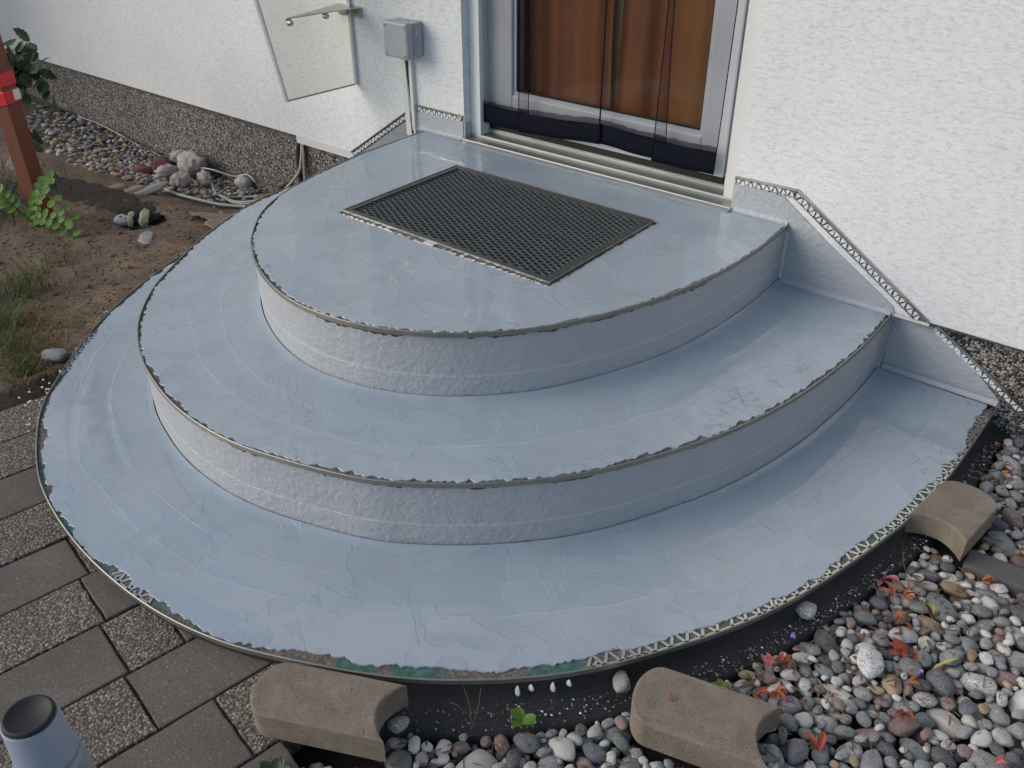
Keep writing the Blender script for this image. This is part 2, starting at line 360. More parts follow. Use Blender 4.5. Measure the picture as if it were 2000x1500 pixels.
T1=[(-1.315,0),(-1.31,-.25),(-1.28,-.52),(-1.198,-.802),(-1.125,-.975),(-1.028,-1.151),(-.915,-1.312),(-.791,-1.450),(-.72,-1.525),(-.647,-1.590),(-.507,-1.672),(-.378,-1.732),(-.287,-1.759),(-.179,-1.781),(-.07,-1.796),(.048,-1.802),(.162,-1.799),(.277,-1.785),(.406,-1.752),(.5,-1.711),(.60,-1.665),(.71,-1.604),(.815,-1.525),(.91,-1.436),(.985,-1.345),(1.075,-1.205),(1.13,-1.105),(1.185,-.975),(1.23,-.825),(1.265,-.684),(1.29,-.56),(1.31,-.38),(1.318,-.20),(1.323,0)]
NS=1000
OUT=[smooth_line(spline(t,NS),9) for t in (T1,T2,T3)]
for o_ in OUT: o_[0,1]=o_[-1,1]=0
ZT=[-.35,-.175,0.0]; ZB=[-.47,-.35,-.175]
def normals(P):
    t=np.gradient(P,axis=0); t/=np.linalg.norm(t,axis=1)[:,None]
    return np.stack([-t[:,1],t[:,0]],1)        # travelling left->front->right, this points inward
def inward(P):
    n=normals(P); c=np.array([0,-.4])
    if ((c-P)*n).sum()<0: n=-n
    return n
def arclen(P): return np.r_[0,np.cumsum(np.linalg.norm(np.diff(P,axis=0),axis=1))]
def near0(x,y): return int(np.argmin(np.hypot(OUT[0][:,0]-x,OUT[0][:,1]-y)))
ZON=[(near0(-.93,-1.29),near0(-.76,-1.48)),(near0(.05,-1.802),near0(.21,-1.795)),(near0(.55,-1.69),near0(1.30,-.45)),(near0(1.318,-.2),NS)]
steps=empty('entrance_steps',(0,-.6,-.45))
tag(steps,'three rounded blue-grey coated entrance steps leading up to the glass door','steps')
def pt_h(x,y):
    """relief of the coating in metres"""
    v=Vector((x,y,0))
    h=.0011*noise.noise(v*5)+.0005*noise.noise(v*17)
    return h
for ti in range(3):
    P=OUT[ti]; N=inward(P); L=arclen(P); z=ZT[ti]
    step=empty('step',(0,-.6,z)); step.parent=steps; step.location=(0,0,z+.45)
    if ti<2: Q=OUT[ti+1]
    else: Q=np.stack([np.linspace(-.725,.678,NS),np.zeros(NS)],1)
    # bed under the coating (full), solid body
    poly=[(p[0],p[1]) for p in (P+N*.004)[::6]]+[(P[-1][0]-.004,0.02),(P[0][0]+.004,0.02)]
    bm=bmesh.new()
    V=[];F=[];K=8
    for i in range(0,NS,4):
        for k in range(K+1):
            t=k/K*.999; q=(P[i]+N[i]*.0035)*(1-t)+Q[i]*t
            V.append((q[0],q[1],z-.0035+.0012*noise.noise(Vector((q[0]*40,q[1]*40,1)))))
    nI=len(range(0,NS,4))
    for i in range(nI-1):
        for k in range(K):
            f=[i*(K+1)+k,(i+1)*(K+1)+k,(i+1)*(K+1)+k+1,i*(K+1)+k+1]
            if ti==2:
                cx=sum(V[j][0] for j in f)/4; cy=sum(V[j][1] for j in f)/4
                if abs(cx)<.34 and -.70<cy<-.25: continue
            F.append(f)
    if ti==2:
        # finer bed round the mat well
        V=[];F=[];xs=np.linspace(-.73,.69,143); ys=np.linspace(-1.19,-.002,120); idx={}
        from mathutils.geometry import intersect_point_tri_2d
        polyP=P+N*.005
        def inside(x,y,PP):
            px,py=PP[:,0],PP[:,1]; qx,qy=np.roll(px,-1),np.roll(py,-1)
            c=((py>y)!=(qy>y))&(x<(qx-px)*(y-py)/(qy-py+1e-12)+px); return c.sum()%2==1
        bmm=bmesh.new()
        ring=[bmm.verts.new((p[0],p[1],z-.0035)) for p in polyP[::5]]
        hole=[bmm.verts.new((a,b,z-.0035)) for a,b in ((-.372,-.229),(-.372,-.723),(.372,-.723),(.372,-.229))]
        es=[bmm.edges.new((ring[i],ring[(i+1)%len(ring)])) for i in range(len(ring))]+[bmm.edges.new((hole[i],hole[(i+1)%4])) for i in range(4)]
        bmesh.ops.triangle_fill(bmm,edges=es,use_beauty=True)
        for f in list(bmm.faces):
            c=f.calc_center_median()
            if abs(c.x)<.371 and -.722<c.y<-.230: bmm.faces.remove(f)
        bmesh.ops.recalc_face_normals(bmm,faces=bmm.faces[:])
        obj('mortar_bed',bmm,MM2,step)
    else:
        obj('mortar_bed',(V,F),MM if ti==0 else MM2,step)
    # coating sheet: ragged outer boundary
    K=44 if ti<2 else 110
    V=[];band=[]
    for i in range(NS):
        s=L[i]
        if ti==0:
            x_=P[i][0]; y_=P[i][1]
            op=0
            for (a_,b_) in ZON:
                op=max(op,min(1,max(0,min(i-a_,b_-i)/12+1)))
            e=(.010+.014*n1(s*5.5,1,3)+.010*n1(s*22,2,4)+.008*n1(s*90,3,2))*(1-op)+op*(.021+.010*n1(s*6,1,3)+.007*n1(s*30,2,4)+.005*n1(s*110,3,2))
            e=max(e,.0015)
        else:
            e=.0075+.009*n1(s*9,4+ti,3)+.009*n1(s*60,6,4); e=max(e,.0012)
        a=P[i]+N[i]*.002; b=Q[i]
        w=np.linalg.norm(b-a)
        for k in range(K+1):
            t=(k/K)**1.25 if ti<2 else k/K
            t=min(.995,max(t,(e+.0010*k)/w)) if k<K else 1.0
            q=a*(1-t)+b*t
            x,y=q
            d=w*(1-t)                                   # distance from the next riser
            h=pt_h(x,y)
            if ti<2:
                jl=.115+.010*n1(s*2.5,9+ti,2); bl=.19+.016*n1(s*1.8,12+ti,3)
                bd=d
                h+=.0012/(1+math.exp((d-jl)/.0015))+.0008/(1+math.exp((d-bl)/.002))
                cove=max(0,1-d/.02)
                h+=.005*cove**2.2
            else:
                bd=9
            dd=w*t if ti<2 else np.linalg.norm(q-P[i])
            # frayed fibres and lumps near the trimmed edge
            if dd<.075: h+=.0016*max(0,noise.noise(Vector((x*38,y*38,ti))))*(1-dd/.075)+.0005
            V.append((x,y,z+h)); band.append(bd)
    F=[]
    for i in range(NS-1):
        for k in range(K):
            f=[i*(K+1)+k,(i+1)*(K+1)+k,(i+1)*(K+1)+k+1,i*(K+1)+k+1]
            if ti==2:
                cx=sum(V[j][0] for j in f)/4; cy=sum(V[j][1] for j in f)/4
                m=.006+.006*n1((cx+cy*1.3)*60,3,3)
                if abs(cx)<.375+m and -.726-m-.002<cy<-.226+.003: continue
            F.append(f)
    base=len(V)
    for i in range(NS):
        v=V[i*(K+1)]; V.append((v[0],v[1],z-.004)); band.append(9)
    for i in range(NS-1): F.append([base+i,base+i+1,(i+1)*(K+1),i*(K+1)])
    o=obj('tread_coating',(V,F),MC,step,smooth=True)
    at=o.data.attributes.new('band','FLOAT','POINT'); at.data.foreach_set('value',band)
    # riser
    zb=ZB[ti]; H=z-zb; R=26; V=[];band=[]
    for i in range(NS):
        s=L[i]; top=.0125+.009*max(-.6,n1(s*8,20+ti,3))+.005*n1(s*70,21,3)
        if ti==2 and .25<s/L[-1]<.47: top=.011+.003*n1(s*90,21,2)
        top=max(top,.009)
        for k in range(R+1):
            t=k/R; zz=z-top-(H-top)*t; dz=z-zz
            jl=H*.66+.004*n1(s*1.7,30+ti,2)
            off=.004+.0006*n1(s*20,5,2)+.0007*noise.noise(Vector((s*16,zz*60,2)))
            off-=.0012/(1+math.exp(-(dz-jl)/.001))            # lower strip sits proud
            q=P[i]+N[i]*off
            V.append((q[0],q[1],zz)); band.append(dz)
    F=[]
    for i in range(NS-1):
        for k in range(R): F.append([i*(R+1)+k,i*(R+1)+k+1,(i+1)*(R+1)+k+1,(i+1)*(R+1)+k])
    o=obj('riser',(V,F),MCR if ti>0 else MBT,step,smooth=True)
    at=o.data.attributes.new('band','FLOAT','POINT'); at.data.foreach_set('value',band)
    # mortar strip behind the ragged top of the riser
    V=[];F=[]
    for i in range(0,NS,2):
        q=P[i]+N[i]*.0062; V+= [(q[0],q[1],z-.004),(q[0],q[1],z-.03)]
    for i in range(len(V)//2-1): F.append((2*i,2*i+1,2*i+3,2*i+2))
    obj('mortar_edge',(V,F),MM2,step)
    # metal edge profile : L section
    prof=[(0,.0022),(-.0012,.0012),(-.0012,-.0095),(.0006,-.0105),(.0022,-.0098),(.0022,.0008),(.0018,.0022)]
    V=[];F=[];np_=len(prof)
    for i in range(0,NS,2):
        for a,b in prof:
            q=P[i]+N[i]*a; V.append((q[0],q[1],z+b))
    m_=len(V)//np_
    for i in range(m_-1):
        for k in range(np_):
            F.append((i*np_+k,(i+1)*np_+k,(i+1)*np_+(k+1)%np_,i*np_+(k+1)%np_))
    obj('edge_profile',(V,F),MEP,step,smooth=False)
# perforated anchoring leg of a profile: open zigzag lattice, real holes
def lattice(P,N,z,w=.020,pitch=.022,i0=0,i1=None,th=.0012,bar=.0042):
    L=arclen(P); i1=i1 or len(P)-1; s=L[i0]; V=[];F=[]
    def at(s,u):
        return np.array([np.interp(s,L,P[:,0])+np.interp(s,L,N[:,0])*u,np.interp(s,L,P[:,1])+np.interp(s,L,N[:,1])*u])
    def bar_(a,b):
        d=(b-a)/np.linalg.norm(b-a); n=np.array([-d[1],d[0]])*bar/2; k=len(V)
        for q in (a+n,a-n,b-n,b+n): V.append((q[0],q[1],z))
        for q in (a+n,a-n,b-n,b+n): V.append((q[0],q[1],z-th))
        F.extend([(k,k+1,k+2,k+3),(k,k+4,k+5,k+1),(k+1,k+5,k+6,k+2),(k+2,k+6,k+7,k+3),(k+3,k+7,k+4,k)])
    while s<L[i1]-pitch:
        m_=s+pitch*random.uniform(.44,.56)
        bar_(at(s,.002),at(m_,w))
        if random.random()>.08: bar_(at(m_,w),at(s+pitch,.002))
        bar_(at(s,.004),at(s+pitch,.004)); bar_(at(s,w),at(s+pitch,w))
        if random.random()<.3: bar_(at(s+pitch*.3,w*.1),at(s+pitch*random.uniform(.5,.75),w*random.uniform(.25,.6)))
        s+=pitch
    return V,F
P=OUT[0];N=inward(P)
def near(x,y): return int(np.argmin(np.hypot(P[:,0]-x,P[:,1]-y)))
for a_,b_,mm in ((near(-.93,-1.29),near(-.76,-1.48),MC),(near(.05,-1.802),near(.21,-1.795),MSTL),(near(.96,-1.375),NS-12,MSTL)):
    obj('perforated_leg',lattice(P,N,-.3512,.034,.034,a_,b_,bar=.006),mm,steps)
# upstands against the house wall, one coated sheet each, 2-4 mm proud of the wall
def sheet(name,pts,y,th,mat,parent,wav=.0006):
    bm=bmesh.new(); vs=[bm.verts.new((p[0],y,p[1])) for p in pts]; f=bm.faces.new(vs)
    r=bmesh.ops.extrude_face_region(bm,geom=[f])
    for v in [g for g in r['geom'] if isinstance(g,bmesh.types.BMVert)]: v.co.y+=th
    bmesh.ops.recalc_face_normals(bm,faces=bm.faces[:])
    return obj(name,bm,mat,parent)
sheet('upstand',[(-.768,-.02),(-.541,-.02),(-.541,.066),(-.7,.066),(-.756,.064),(-.768,.06)],-.004,.006,MCR,steps)
box('upstand',(-.5375,-.002,-.02),(-.5335,.082,.062),MCR,steps)
sheet('upstand',[(.498,-.02),(.684,-.02),(.684,-.19),(1.013,-.19),(1.011,-.165),(1.004,-.150),(.80,-.025),(.652,.075),(.60,.080),(.498,.082)],-.004,.006,MCR,steps)
sheet('upstand',[(1.010,-.182),(1.010,-.36),(1.33,-.36),(1.322,-.340),(1.275,-.300),(1.19,-.232),(1.11,-.186)],.020,.006,MCR,steps)
sheet('upstand',[(-1.11,-.168),(-.80,-.168),(-.80,.034)],-.003,.005,MSK,steps)
box('upstand',(1.000,-.0035,-.352),(1.0095,.0255,-.1785),MCR,steps)
# cove strip where treads meet the wall
for (x0,x1,z,y) in ((-.768,-.545,0,0),(.50,.676,0,0),(.684,1.005,-.175,0),(1.012,1.32,-.35,.02)):
    V=[];F=[]
    n_=24
    for i in range(n_+1):
        x=x0+(x1-x0)*i/n_
        for k in range(5):
            a=math.pi/2*k/4; r=.012
            V.append((x,y-.004-r+r*math.sin(a),z+.001+r-r*math.cos(a)))
    for i in range(n_):
        for k in range(4): F.append((i*5+k,(i+1)*5+k,(i+1)*5+k+1,i*5+k+1))
    obj('cove',(V,F),MCR,steps,smooth=True)
# foundation ledge outside the lowest step
P=OUT[0];N=inward(P);L=arclen(P);V=[];F=[]
pr=[(.004,-.352),(.001,-.392),(-.010,-.404),(-.040,-.408),(-.070,-.413),(-.078,-.425),(-.080,-.52)]
LW=np.interp(np.linspace(0,1,NS),[0,.6,.68,.8,1],[1,1,.90,.60,.62])
i0=int(np.argmin(np.hypot(P[:,0]-.50,P[:,1]+1.711)))
for i in range(i0,NS,2):
    q0=P[i]; wob=1+.08*n1(L[i]*6,40,3)
    for a,b in pr:
        q=q0+N[i]*a*(wob*LW[i] if a<0 else 1); V.append((q[0],q[1],b+.0018*noise.noise(Vector((q[0]*30,q[1]*30,b*40)))))
m_=len(V)//len(pr);kk=len(pr)
for i in range(m_-1):
    for k in range(kk-1): F.append((i*kk+k,i*kk+k+1,(i+1)*kk+k+1,(i+1)*kk+k))
o=obj('foundation_ledge',(V,F),MBT,steps,smooth=True)
# drips of coating under the front edge
for px,py,ln in ((.872,-1.475,.030),(.890,-1.457,.018),(.918,-1.430,.028),(.940,-1.405,.018)):
    j=near(px,py); q=P[j]-N[j]*.004
    bm=bmesh.new(); bmesh.ops.create_icosphere(bm,subdivisions=2,radius=1)
    for v in bm.verts:
        t=(v.co.z+1)/2; v.co=Vector((q[0]+v.co.x*.0055*(1.5-t),q[1]+v.co.y*.003*(1.5-t)-.002,-.362-ln/2+v.co.z*ln/2))
    obj('coating_drip',bm,MWH,steps,smooth=True)
# ------------------------------------------------------------------ house
house=empty('house_wall',(0,.1,-.5))
tag(house,'white scratch-rendered house wall with dark pebbledash plinth around the door','wall')
bm=bmesh.new()
ZR=-.168
def quadwall(bm,x0,x1,z0,z1,y0,y1): box_bm(bm,(x0,y0,z0),(x1,y1,z1))
XL,XR=-.538,.503
box_bm(bm,(-12,0,ZR),(XL,.30,3.4)); 
box_bm(bm,(XR,0,ZR),(7,.30,3.4)); box_bm(bm,(XL,0,2.02),(XR,.30,3.4))
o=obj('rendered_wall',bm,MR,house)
bm=bmesh.new(); box_bm(bm,(-12,.026,-1.0),(7,.29,ZR-.001)); obj('plinth',bm,MPL,house)
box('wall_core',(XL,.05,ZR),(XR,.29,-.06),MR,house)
box('drip_rail',(-12,-.0025,ZR-.004),(-1.49,.026,ZR+.0008),MDG,house)
box('drip_rail',(1.10,-.0025,ZR-.004),(7,.026,ZR+.0008),MDG,house)
bm=bmesh.new(); box_bm(bm,(-1.49,-.002,-.197),(-1.055,.0255,-.1645)); obj('base_board',bm,MCP,house)
bm=bmesh.new(); box_bm(bm,(1.012,-.003,-.178),(1.105,.024,-.1695)); obj('base_board',bm,MCP,house)
# perforated trims on the wall: rail + zigzag lattice over mortar
def wall_trim(a,b,side,y=-.0035,w=.020,pitch=.0235,name='perforated_trim',dark=False):
    a=np.array(a,float);b=np.array(b,float);d=b-a;Ln=np.linalg.norm(d);d/=Ln;n=np.array([-d[1],d[0]])*side
    P2=np.stack([np.linspace(a[0],b[0],60),np.linspace(a[1],b[1],60)],1); N2=np.tile(n,(60,1))
    v,f=lattice(P2,N2,0,w,pitch,0,59,.0012,.0045)
    V=[(p[0],y+.0008-p[2]*-1,p[1]) for p in v]; F=list(f)
    k=len(V)
    r=[(a-n*.0045),(b-n*.0045),(b+n*.001),(a+n*.001)]
    for q in r: V.append((q[0],y-.0035,q[1]))
    for q in r: V.append((q[0],y+.004,q[1]))
    F+=[(k,k+1,k+2,k+3),(k,k+4,k+5,k+1),(k+1,k+5,k+6,k+2),(k+2,k+6,k+7,k+3),(k+3,k+7,k+4,k),(k+4,k+7,k+6,k+5)]
    o=obj(name,(V,F),MDG if dark else MST,house)
    # mortar showing in the holes: separate small white wedges
    s=pitch*.5; V=[];F=[]; j=0
    while s<Ln-pitch*.4:
        up=j%2==0
        c=a+d*s; hw=.0068*(.8+.4*random.random()); lo=.004; hi=w-.003
        t=[c-d*hw+n*(lo if up else hi),c+d*hw+n*(lo if up else hi),c+d*(random.random()-.5)*.004+n*(hi if up else lo)]
        k=len(V)
        for q in t: V.append((q[0],y-.0022,q[1]))
        for q in t: V.append((q[0],y+.002,q[1]))
        F+=[(k,k+1,k+2),(k,k+3,k+4,k+1),(k+1,k+4,k+5,k+2),(k+2,k+5,k+3,k)]
        s+=pitch/2*1.05; j+=1
    obj('trim_filling',(V,F),MWH,house)
    bk=[a+n*.001,b+n*.001,b+n*w,a+n*w]
    V=[(q[0],y+.001,q[1]) for q in bk]+[(q[0],y+.003,q[1]) for q in bk]
    obj('trim_mortar',(V,[(0,1,2,3),(0,4,5,1),(1,5,6,2),(2,6,7,3),(3,7,4,0)]),MM2 if not dark else MDG,house)
wall_trim((-.762,.083),(-.542,.083),-1)
wall_trim((-1.145,-.168),(-.806,.056),-1,dark=True)
wall_trim((.500,.098),(.684,.102),-1)
wall_trim((.686,.102),(1.098,-.163),-1,w=.022)
wall_trim((1.115,-.178),(1.392,-.345),-1,y=.021)
# ------------------------------------------------------------------ door
door=empty('glass_door',(0,.1,0))
tag(door,'white framed glass door above the top step, dark gauze hanging in front','door')
yf=.085
f=empty('door_frame'); f.parent=door; f.location=(0,0,0)
box('frame_jamb',(XL,yf,.030),(-.507,.17,2.02),MWP,f,.003); box('frame_jamb',(.425,yf,.030),(XR,.17,2.02),MWP,f,.003)
box('frame_head',(-.507,yf,1.96),(.425,.17,2.02),MWP,f,.003)
for x0,x1 in ((XL+.001,-.492),(.452,XR-.001)):
    g=box('shutter_guide',(x0,.034,.018),(x1,.0845,2.02),MCP if x0>0 else MWH,door,.002)
    bm=bmesh.new(); box_bm(bm,(x0-.0005,.0335,.004),(x1+.0005,.0845,.0175),None,.002); obj('end_cap',bm,MCP,g)
lf=empty('door_leaf'); lf.parent=door
zl=.055; zg=.165; xg0,xg1=-.388,.338
def bar(name,lo,hi,mat,par,b=.004): return box(name,lo,hi,mat,par,b)
bar('leaf_stile',(-.503,.079,zl),(xg0,.15,1.955),MWP,lf); bar('leaf_stile',(xg1,.079,zl),(.421,.15,1.955),MWP,lf)
bar('leaf_rail',(xg0,.0795,zl),(xg1,.15,zg),MWP,lf); bar('leaf_rail',(xg0,.0795,1.85),(xg1,.15,1.955),MWP,lf)
for lo,hi in (((xg0,.088,zg),(xg0+.012,.10,1.85)),((xg1-.012,.088,zg),(xg1,.10,1.85)),((xg0+.012,.088,zg),(xg1-.012,.10,zg+.012)),((xg0+.012,.088,1.838),(xg1-.012,.10,1.85))):
    box('glazing_bead',lo,hi,MWP,lf)
for lo,hi in (((xg0+.012,.092,zg+.012),(xg0+.016,.101,1.838)),((xg1-.016,.092,zg+.012),(xg1-.012,.101,1.838)),((xg0+.016,.092,zg+.012),(xg1-.016,.101,zg+.016))):
    box('gasket',lo,hi,MRB,lf)
box('pane',(xg0+.005,.102,zg+.004),(xg1-.005,.108,1.846),MGL,lf)
box('door_seal',(-.50,.088,.034),(.42,.12,.054),MRB,door)
# threshold: three stepped aluminium sections
th=empty('threshold'); th.parent=door
def extr(name,prof,x0,x1,mat,par):
    V=[(x0,a,b) for a,b in prof]+[(x1,a,b) for a,b in prof]; n=len(prof)
    F=[(i,(i+1)%n,n+(i+1)%n,n+i) for i in range(n)]+[tuple(range(n))[::-1],tuple(range(n,2*n))]
    bm=bmesh.new(); vs=[bm.verts.new(v) for v in V]
    for q in F: bm.faces.new([vs[i] for i in q])
    bmesh.ops.recalc_face_normals(bm,faces=bm.faces[:]); return obj(name,bm,mat,par)
extr('sill_sheet',[(-.012,-.004),(-.012,.007),(-.010,.009),(-.006,.009),(.030,.012),(.030,-.004)],XL+.002,XR-.002,MAL,th)
extr('sill_rail',[(.030,-.004),(.030,.0165),(.0345,.0175),(.040,.0155),(.082,.022),(.082,-.004)],XL+.003,XR-.003,MAL,th)
extr('sill_nose',[(-.0150,.0),(-.0150,.0075),(-.0135,.0098),(-.0112,.0098),(-.0112,.0)],XL+.001,XR-.001,MSN,th)
extr('sill_nose',[(.0288,.0125),(.0288,.0182),(.0300,.0200),(.0335,.0200),(.0335,.0125)],XL+.001,XR-.001,MSN,th)
extr('sill_nose',[(.079,.02),(.079,.0275),(.0805,.0295),(.0835,.0295),(.0835,.02)],-.505,.45,MSN,th)
box('sill_base',(XL+.004,.083,-.06),(XR-.004,.2,.0335),MAL,th)
extr('mortar_fillet',[(-.034,.001),(-.028,.004),(-.016,.0055),(-.016,-.003),(-.034,-.003)],XL+.03,XR-.0,MSK,th)
# brown curtain behind the glass: two pleated halves
cur=empty('brown_curtain',(0,.2,1.9)); tag(cur,'brown curtain hanging in folds behind the door glass','curtain')
for x0,x1,zz in ((-.43,-.047,0),(-.036,.37,0)):
    V=[];F=[];n_=130;m_=14
    for i in range(n_+1):
        u=i/n_
        for k in range(m_+1):
            z=.10+1.8*k/m_; x=x0+(x1-x0)*u
            if x0<-.2 and k>0: x-= .012*u*min(1,k/m_*6)
            if x0>-.2: x+=.016*(1-u)*min(1,k/m_*6)
            V.append((x,.165+.011*math.sin(u*15+1.6*math.sin(u*5)+.08*k)+.0022*math.sin(u*41),z))
    for i in range(n_):
        for k in range(m_): F.append((i*(m_+1)+k,(i+1)*(m_+1)+k,(i+1)*(m_+1)+k+1,i*(m_+1)+k+1))
    obj('curtain_half',(V,F),MCU,cur,smooth=True)
box('cream_lining',(-.12,.200,.09),(.05,.203,1.9),plain('cream_lining_cloth',(.55,.42,.22),.9),cur)
bm=bmesh.new(); box_bm(bm,(-.75,.9,-.1),(.75,.92,2.2)); box_bm(bm,(-.77,.2905,-.1),(-.75,.92,2.2)); box_bm(bm,(.75,.2905,-.1),(.77,.92,2.2)); box_bm(bm,(-.75,.2905,-.12),(.75,.92,-.1)); box_bm(bm,(-.75,.2905,2.2),(.75,.92,2.22))
obj('room_wall',bm,plain('dim_room_paint',(.25,.2,.15),.9),house)
# fly screen of four overlapping black gauze strips with a heavy hem
fs=empty('fly_screen',(0,.04,1.95)); tag(fs,'black gauze fly screen in hanging strips with a solid black hem','fly screen')
def gz(x0,x1,xt0,xt1,y,zh0,zh1,hem,seam):
    n_=40;m_=22
    def X(u,k): t=k/m_; t=t**.6; return (x0+(x1-x0)*u)*(1-t)+(xt0+(xt1-xt0)*u)*t
    def Y(u,k): return y+(.0012+.003*min(1,k/m_*3))*math.sin(u*9+x0*20)+.0010*math.sin(u*23+k*.3)
    def zb(u): return zh0+(zh1-zh0)*u+.0012*math.sin(u*9)
    def strip(za,zt,name,mat,par,rows,dy=0):
        V=[];F=[]
        for i in range(n_+1):
            u=i/n_
            for k in range(rows+1):
                t=k/rows; z=za(u)*(1-t)+zt(u)*t; kk=m_*max(0,(z-.03))/1.9
                V.append((X(u,kk),(y if name=='hem' else Y(u,kk))+dy,z))
        for i in range(n_):
            for k in range(rows): F.append((i*(rows+1)+k,(i+1)*(rows+1)+k,(i+1)*(rows+1)+k+1,i*(rows+1)+k+1))
        o=obj(name,(V,F),mat,par,smooth=True); return o
    g=strip(lambda u:zb(u)+hem,lambda u:1.95,'gauze_strip',MGZ,fs,m_)
    h=strip(zb,lambda u:zb(u)+hem,'hem',MHEM,g,3); sm=h.modifiers.new('thick','SOLIDIFY'); sm.thickness=.003; sm.offset=0
    strip(lambda u:zb(u)+hem-.004,lambda u:zb(u)+hem+seam*(.85+.12*n1(u*12+x0*3,3,3)),'seam_band',MGZ2,g,3,-.0022)
    for u in (0,1):       # selvedge
        pts=[(X(u,m_*max(0,z-.03)/1.9),Y(u,m_*max(0,z-.03)/1.9)-.001,z) for z in np.linspace(zb(u),1.95,24)]
        obj('selvedge',tube(pts,.0016,5),MHEM,g)
gz(-.505,-.290,-.505,-.300,.052,.061,.060,.064,.014)
gz(-.330,.000,-.325,-.004,.044,.059,.082,.062,.022)
gz(-.008,.245,-.004,.190,.050,.083,.073,.062,.018)
gz(.195,.408,.225,.425,.040,.070,.073,.066,.020)
box('rail',(XL+.04,.035,1.94),(.45,.062,1.965),MWP,fs)
# ------------------------------------------------------------------ mat grate
mat_=empty('boot_scraper_grate',(0,-.476,0)); tag(mat_,'rectangular dark steel mesh boot-scraper grate set into the top step','grate')
x0,x1,y0,y1=-.375,.375,-.726,-.226
def frame(name,a,b,zt,zb,mat):
    bm=bmesh.new()
    X0,X1,Y0,Y1=x0+a,x1-a,y0+a,y1-a; w=b
    box_bm(bm,(X0,Y0,zb),(X1,Y0+w,zt)); box_bm(bm,(X0,Y1-w,zb),(X1,Y1,zt)); box_bm(bm,(X0,Y0+w,zb),(X0+w,Y1-w,zt)); box_bm(bm,(X1-w,Y0+w,zb),(X1,Y1-w,zt))
    return obj(name,bm,mat,mat_)
frame('outer_frame',0,.0035,.0075,-.045,MSTL if False else MST); frame('grate_frame',.006,.016,.0062,-.018,MDG)
V=[];F=[]
gx0,gx1,gy0,gy1=x0+.022,x1-.022,y0+.022,y1-.022
lw,sw=.0350,.0094
nx=int((gx1-gx0)/lw); ny=int((gy1-gy0)/sw); lw=(gx1-gx0)/nx; sw=(gy1-gy0)/ny
def strand(a,b,zl,zh):
    d=np.array(b)-np.array(a); d=d/np.linalg.norm(d); n=np.array([-d[1],d[0]]); wd=.0010; k=len(V)
    for p in (a,b):
        for s_,zz in ((-1,zl),(1,zl+.0015),(1,zh),(-1,zh-.0015)): V.append((p[0]+n[0]*wd*s_,p[1]+n[1]*wd*s_,zz))
    for i in range(4): F.append((k+i,k+(i+1)%4,k+4+(i+1)%4,k+4+i))
for j in range(ny):
    yy=gy0+j*sw
    for i in range(nx):
        xx=gx0+i*lw+(lw/2 if j%2 else 0)
        if xx+lw>gx1+.001: 
            pts=[(xx,yy),(xx+lw/2,yy+sw)]
        else: pts=[(xx,yy),(xx+lw*.42,yy+sw*.95),(xx+lw*.58,yy+sw*.95),(xx+lw,yy)]
        for a,b in zip(pts,pts[1:]): strand(a,b,-.006,.0035)
    for i in range(nx):
        xx=gx0+i*lw+(lw/2 if j%2 else 0)
        if xx+lw<=gx1+.001:
            strand((xx+lw*.1,yy+.0002),(xx-lw*.1,yy+.0002),-.005,.0038)
tag(obj('expanded_mesh',(V,F),MDG,mat_),kind='stuff')
bm=bmesh.new(); box_bm(bm,(x0+.004,y0+.004,-.052),(x1-.004,y1-.004,-.046)); obj('drip_tray',bm,MTR,mat_)
# ------------------------------------------------------------------ junction box, duct
jb=empty('junction_box',(-.76,0,.31)); tag(jb,'grey plastic junction box on the white wall left of the door','junction box')
bx0,bx1,bz0,bz1=-.829,-.716,.262,.377
box('box_body',(bx0,-.050,bz0),(bx1,-.001,bz1),MGP,jb,.005); lid=box('lid',(bx0-.002,-.082,bz0-.002),(bx1+.002,-.0505,bz1+.002),MGP,jb,.008)
for cx in (bx0+.011,bx1-.011):
    for cz in (bz0+.011,bz1-.011):
        bm=bmesh.new(); bmesh.ops.create_cone(bm,cap_ends=True,segments=14,radius1=.0045,radius2=.004,depth=.003,matrix=Matrix.Translation((cx,-.0832,cz))@Matrix.Rotation(math.pi/2,4,'X')); s_=obj('screw',bm,MGP,lid)
        box('slot',(cx-.003,-.0850,cz-.0006),(cx+.003,-.0845,cz+.0006),MTR,jb)
box('side_panel',(bx1,-.042,bz0+.014),(bx1+.0025,-.008,bz1-.014),MGP,jb,.001)
for r_,d_ in ((.0165,.0035),(.011,.0055),(.005,.0075)):
    bm=bmesh.new(); bmesh.ops.create_cone(bm,cap_ends=True,segments=28,radius1=r_,radius2=r_-.001,depth=d_,matrix=Matrix.Translation((bx1+.0025+d_/2-.001,-.025,.318))@Matrix.Rotation(math.pi/2,4,'Y')); obj('cable_knockout',bm,MGP,jb)
bm=bmesh.new(); bmesh.ops.create_cone(bm,cap_ends=True,segments=20,radius1=.013,radius2=.015,depth=.012,matrix=Matrix.Translation((-.768,-.028,bz0-.0085))); obj('gland',bm,MCP,jb)
for k in range(5):
    bm=bmesh.new(); bmesh.ops.create_icosphere(bm,subdivisions=2,radius=.011,matrix=Matrix.Translation((-.80+.02*k,-.03+.008*(k%2),bz1-.003))@Matrix.Diagonal((1.3,1.2,.65,1)));
    obj('knockout_dome',bm,MGP,jb,smooth=True)
cdct=empty('cable_duct',(-.79,-.01,.1)); tag(cdct,'white cable duct split open around a black cable below the grey box','cable duct')
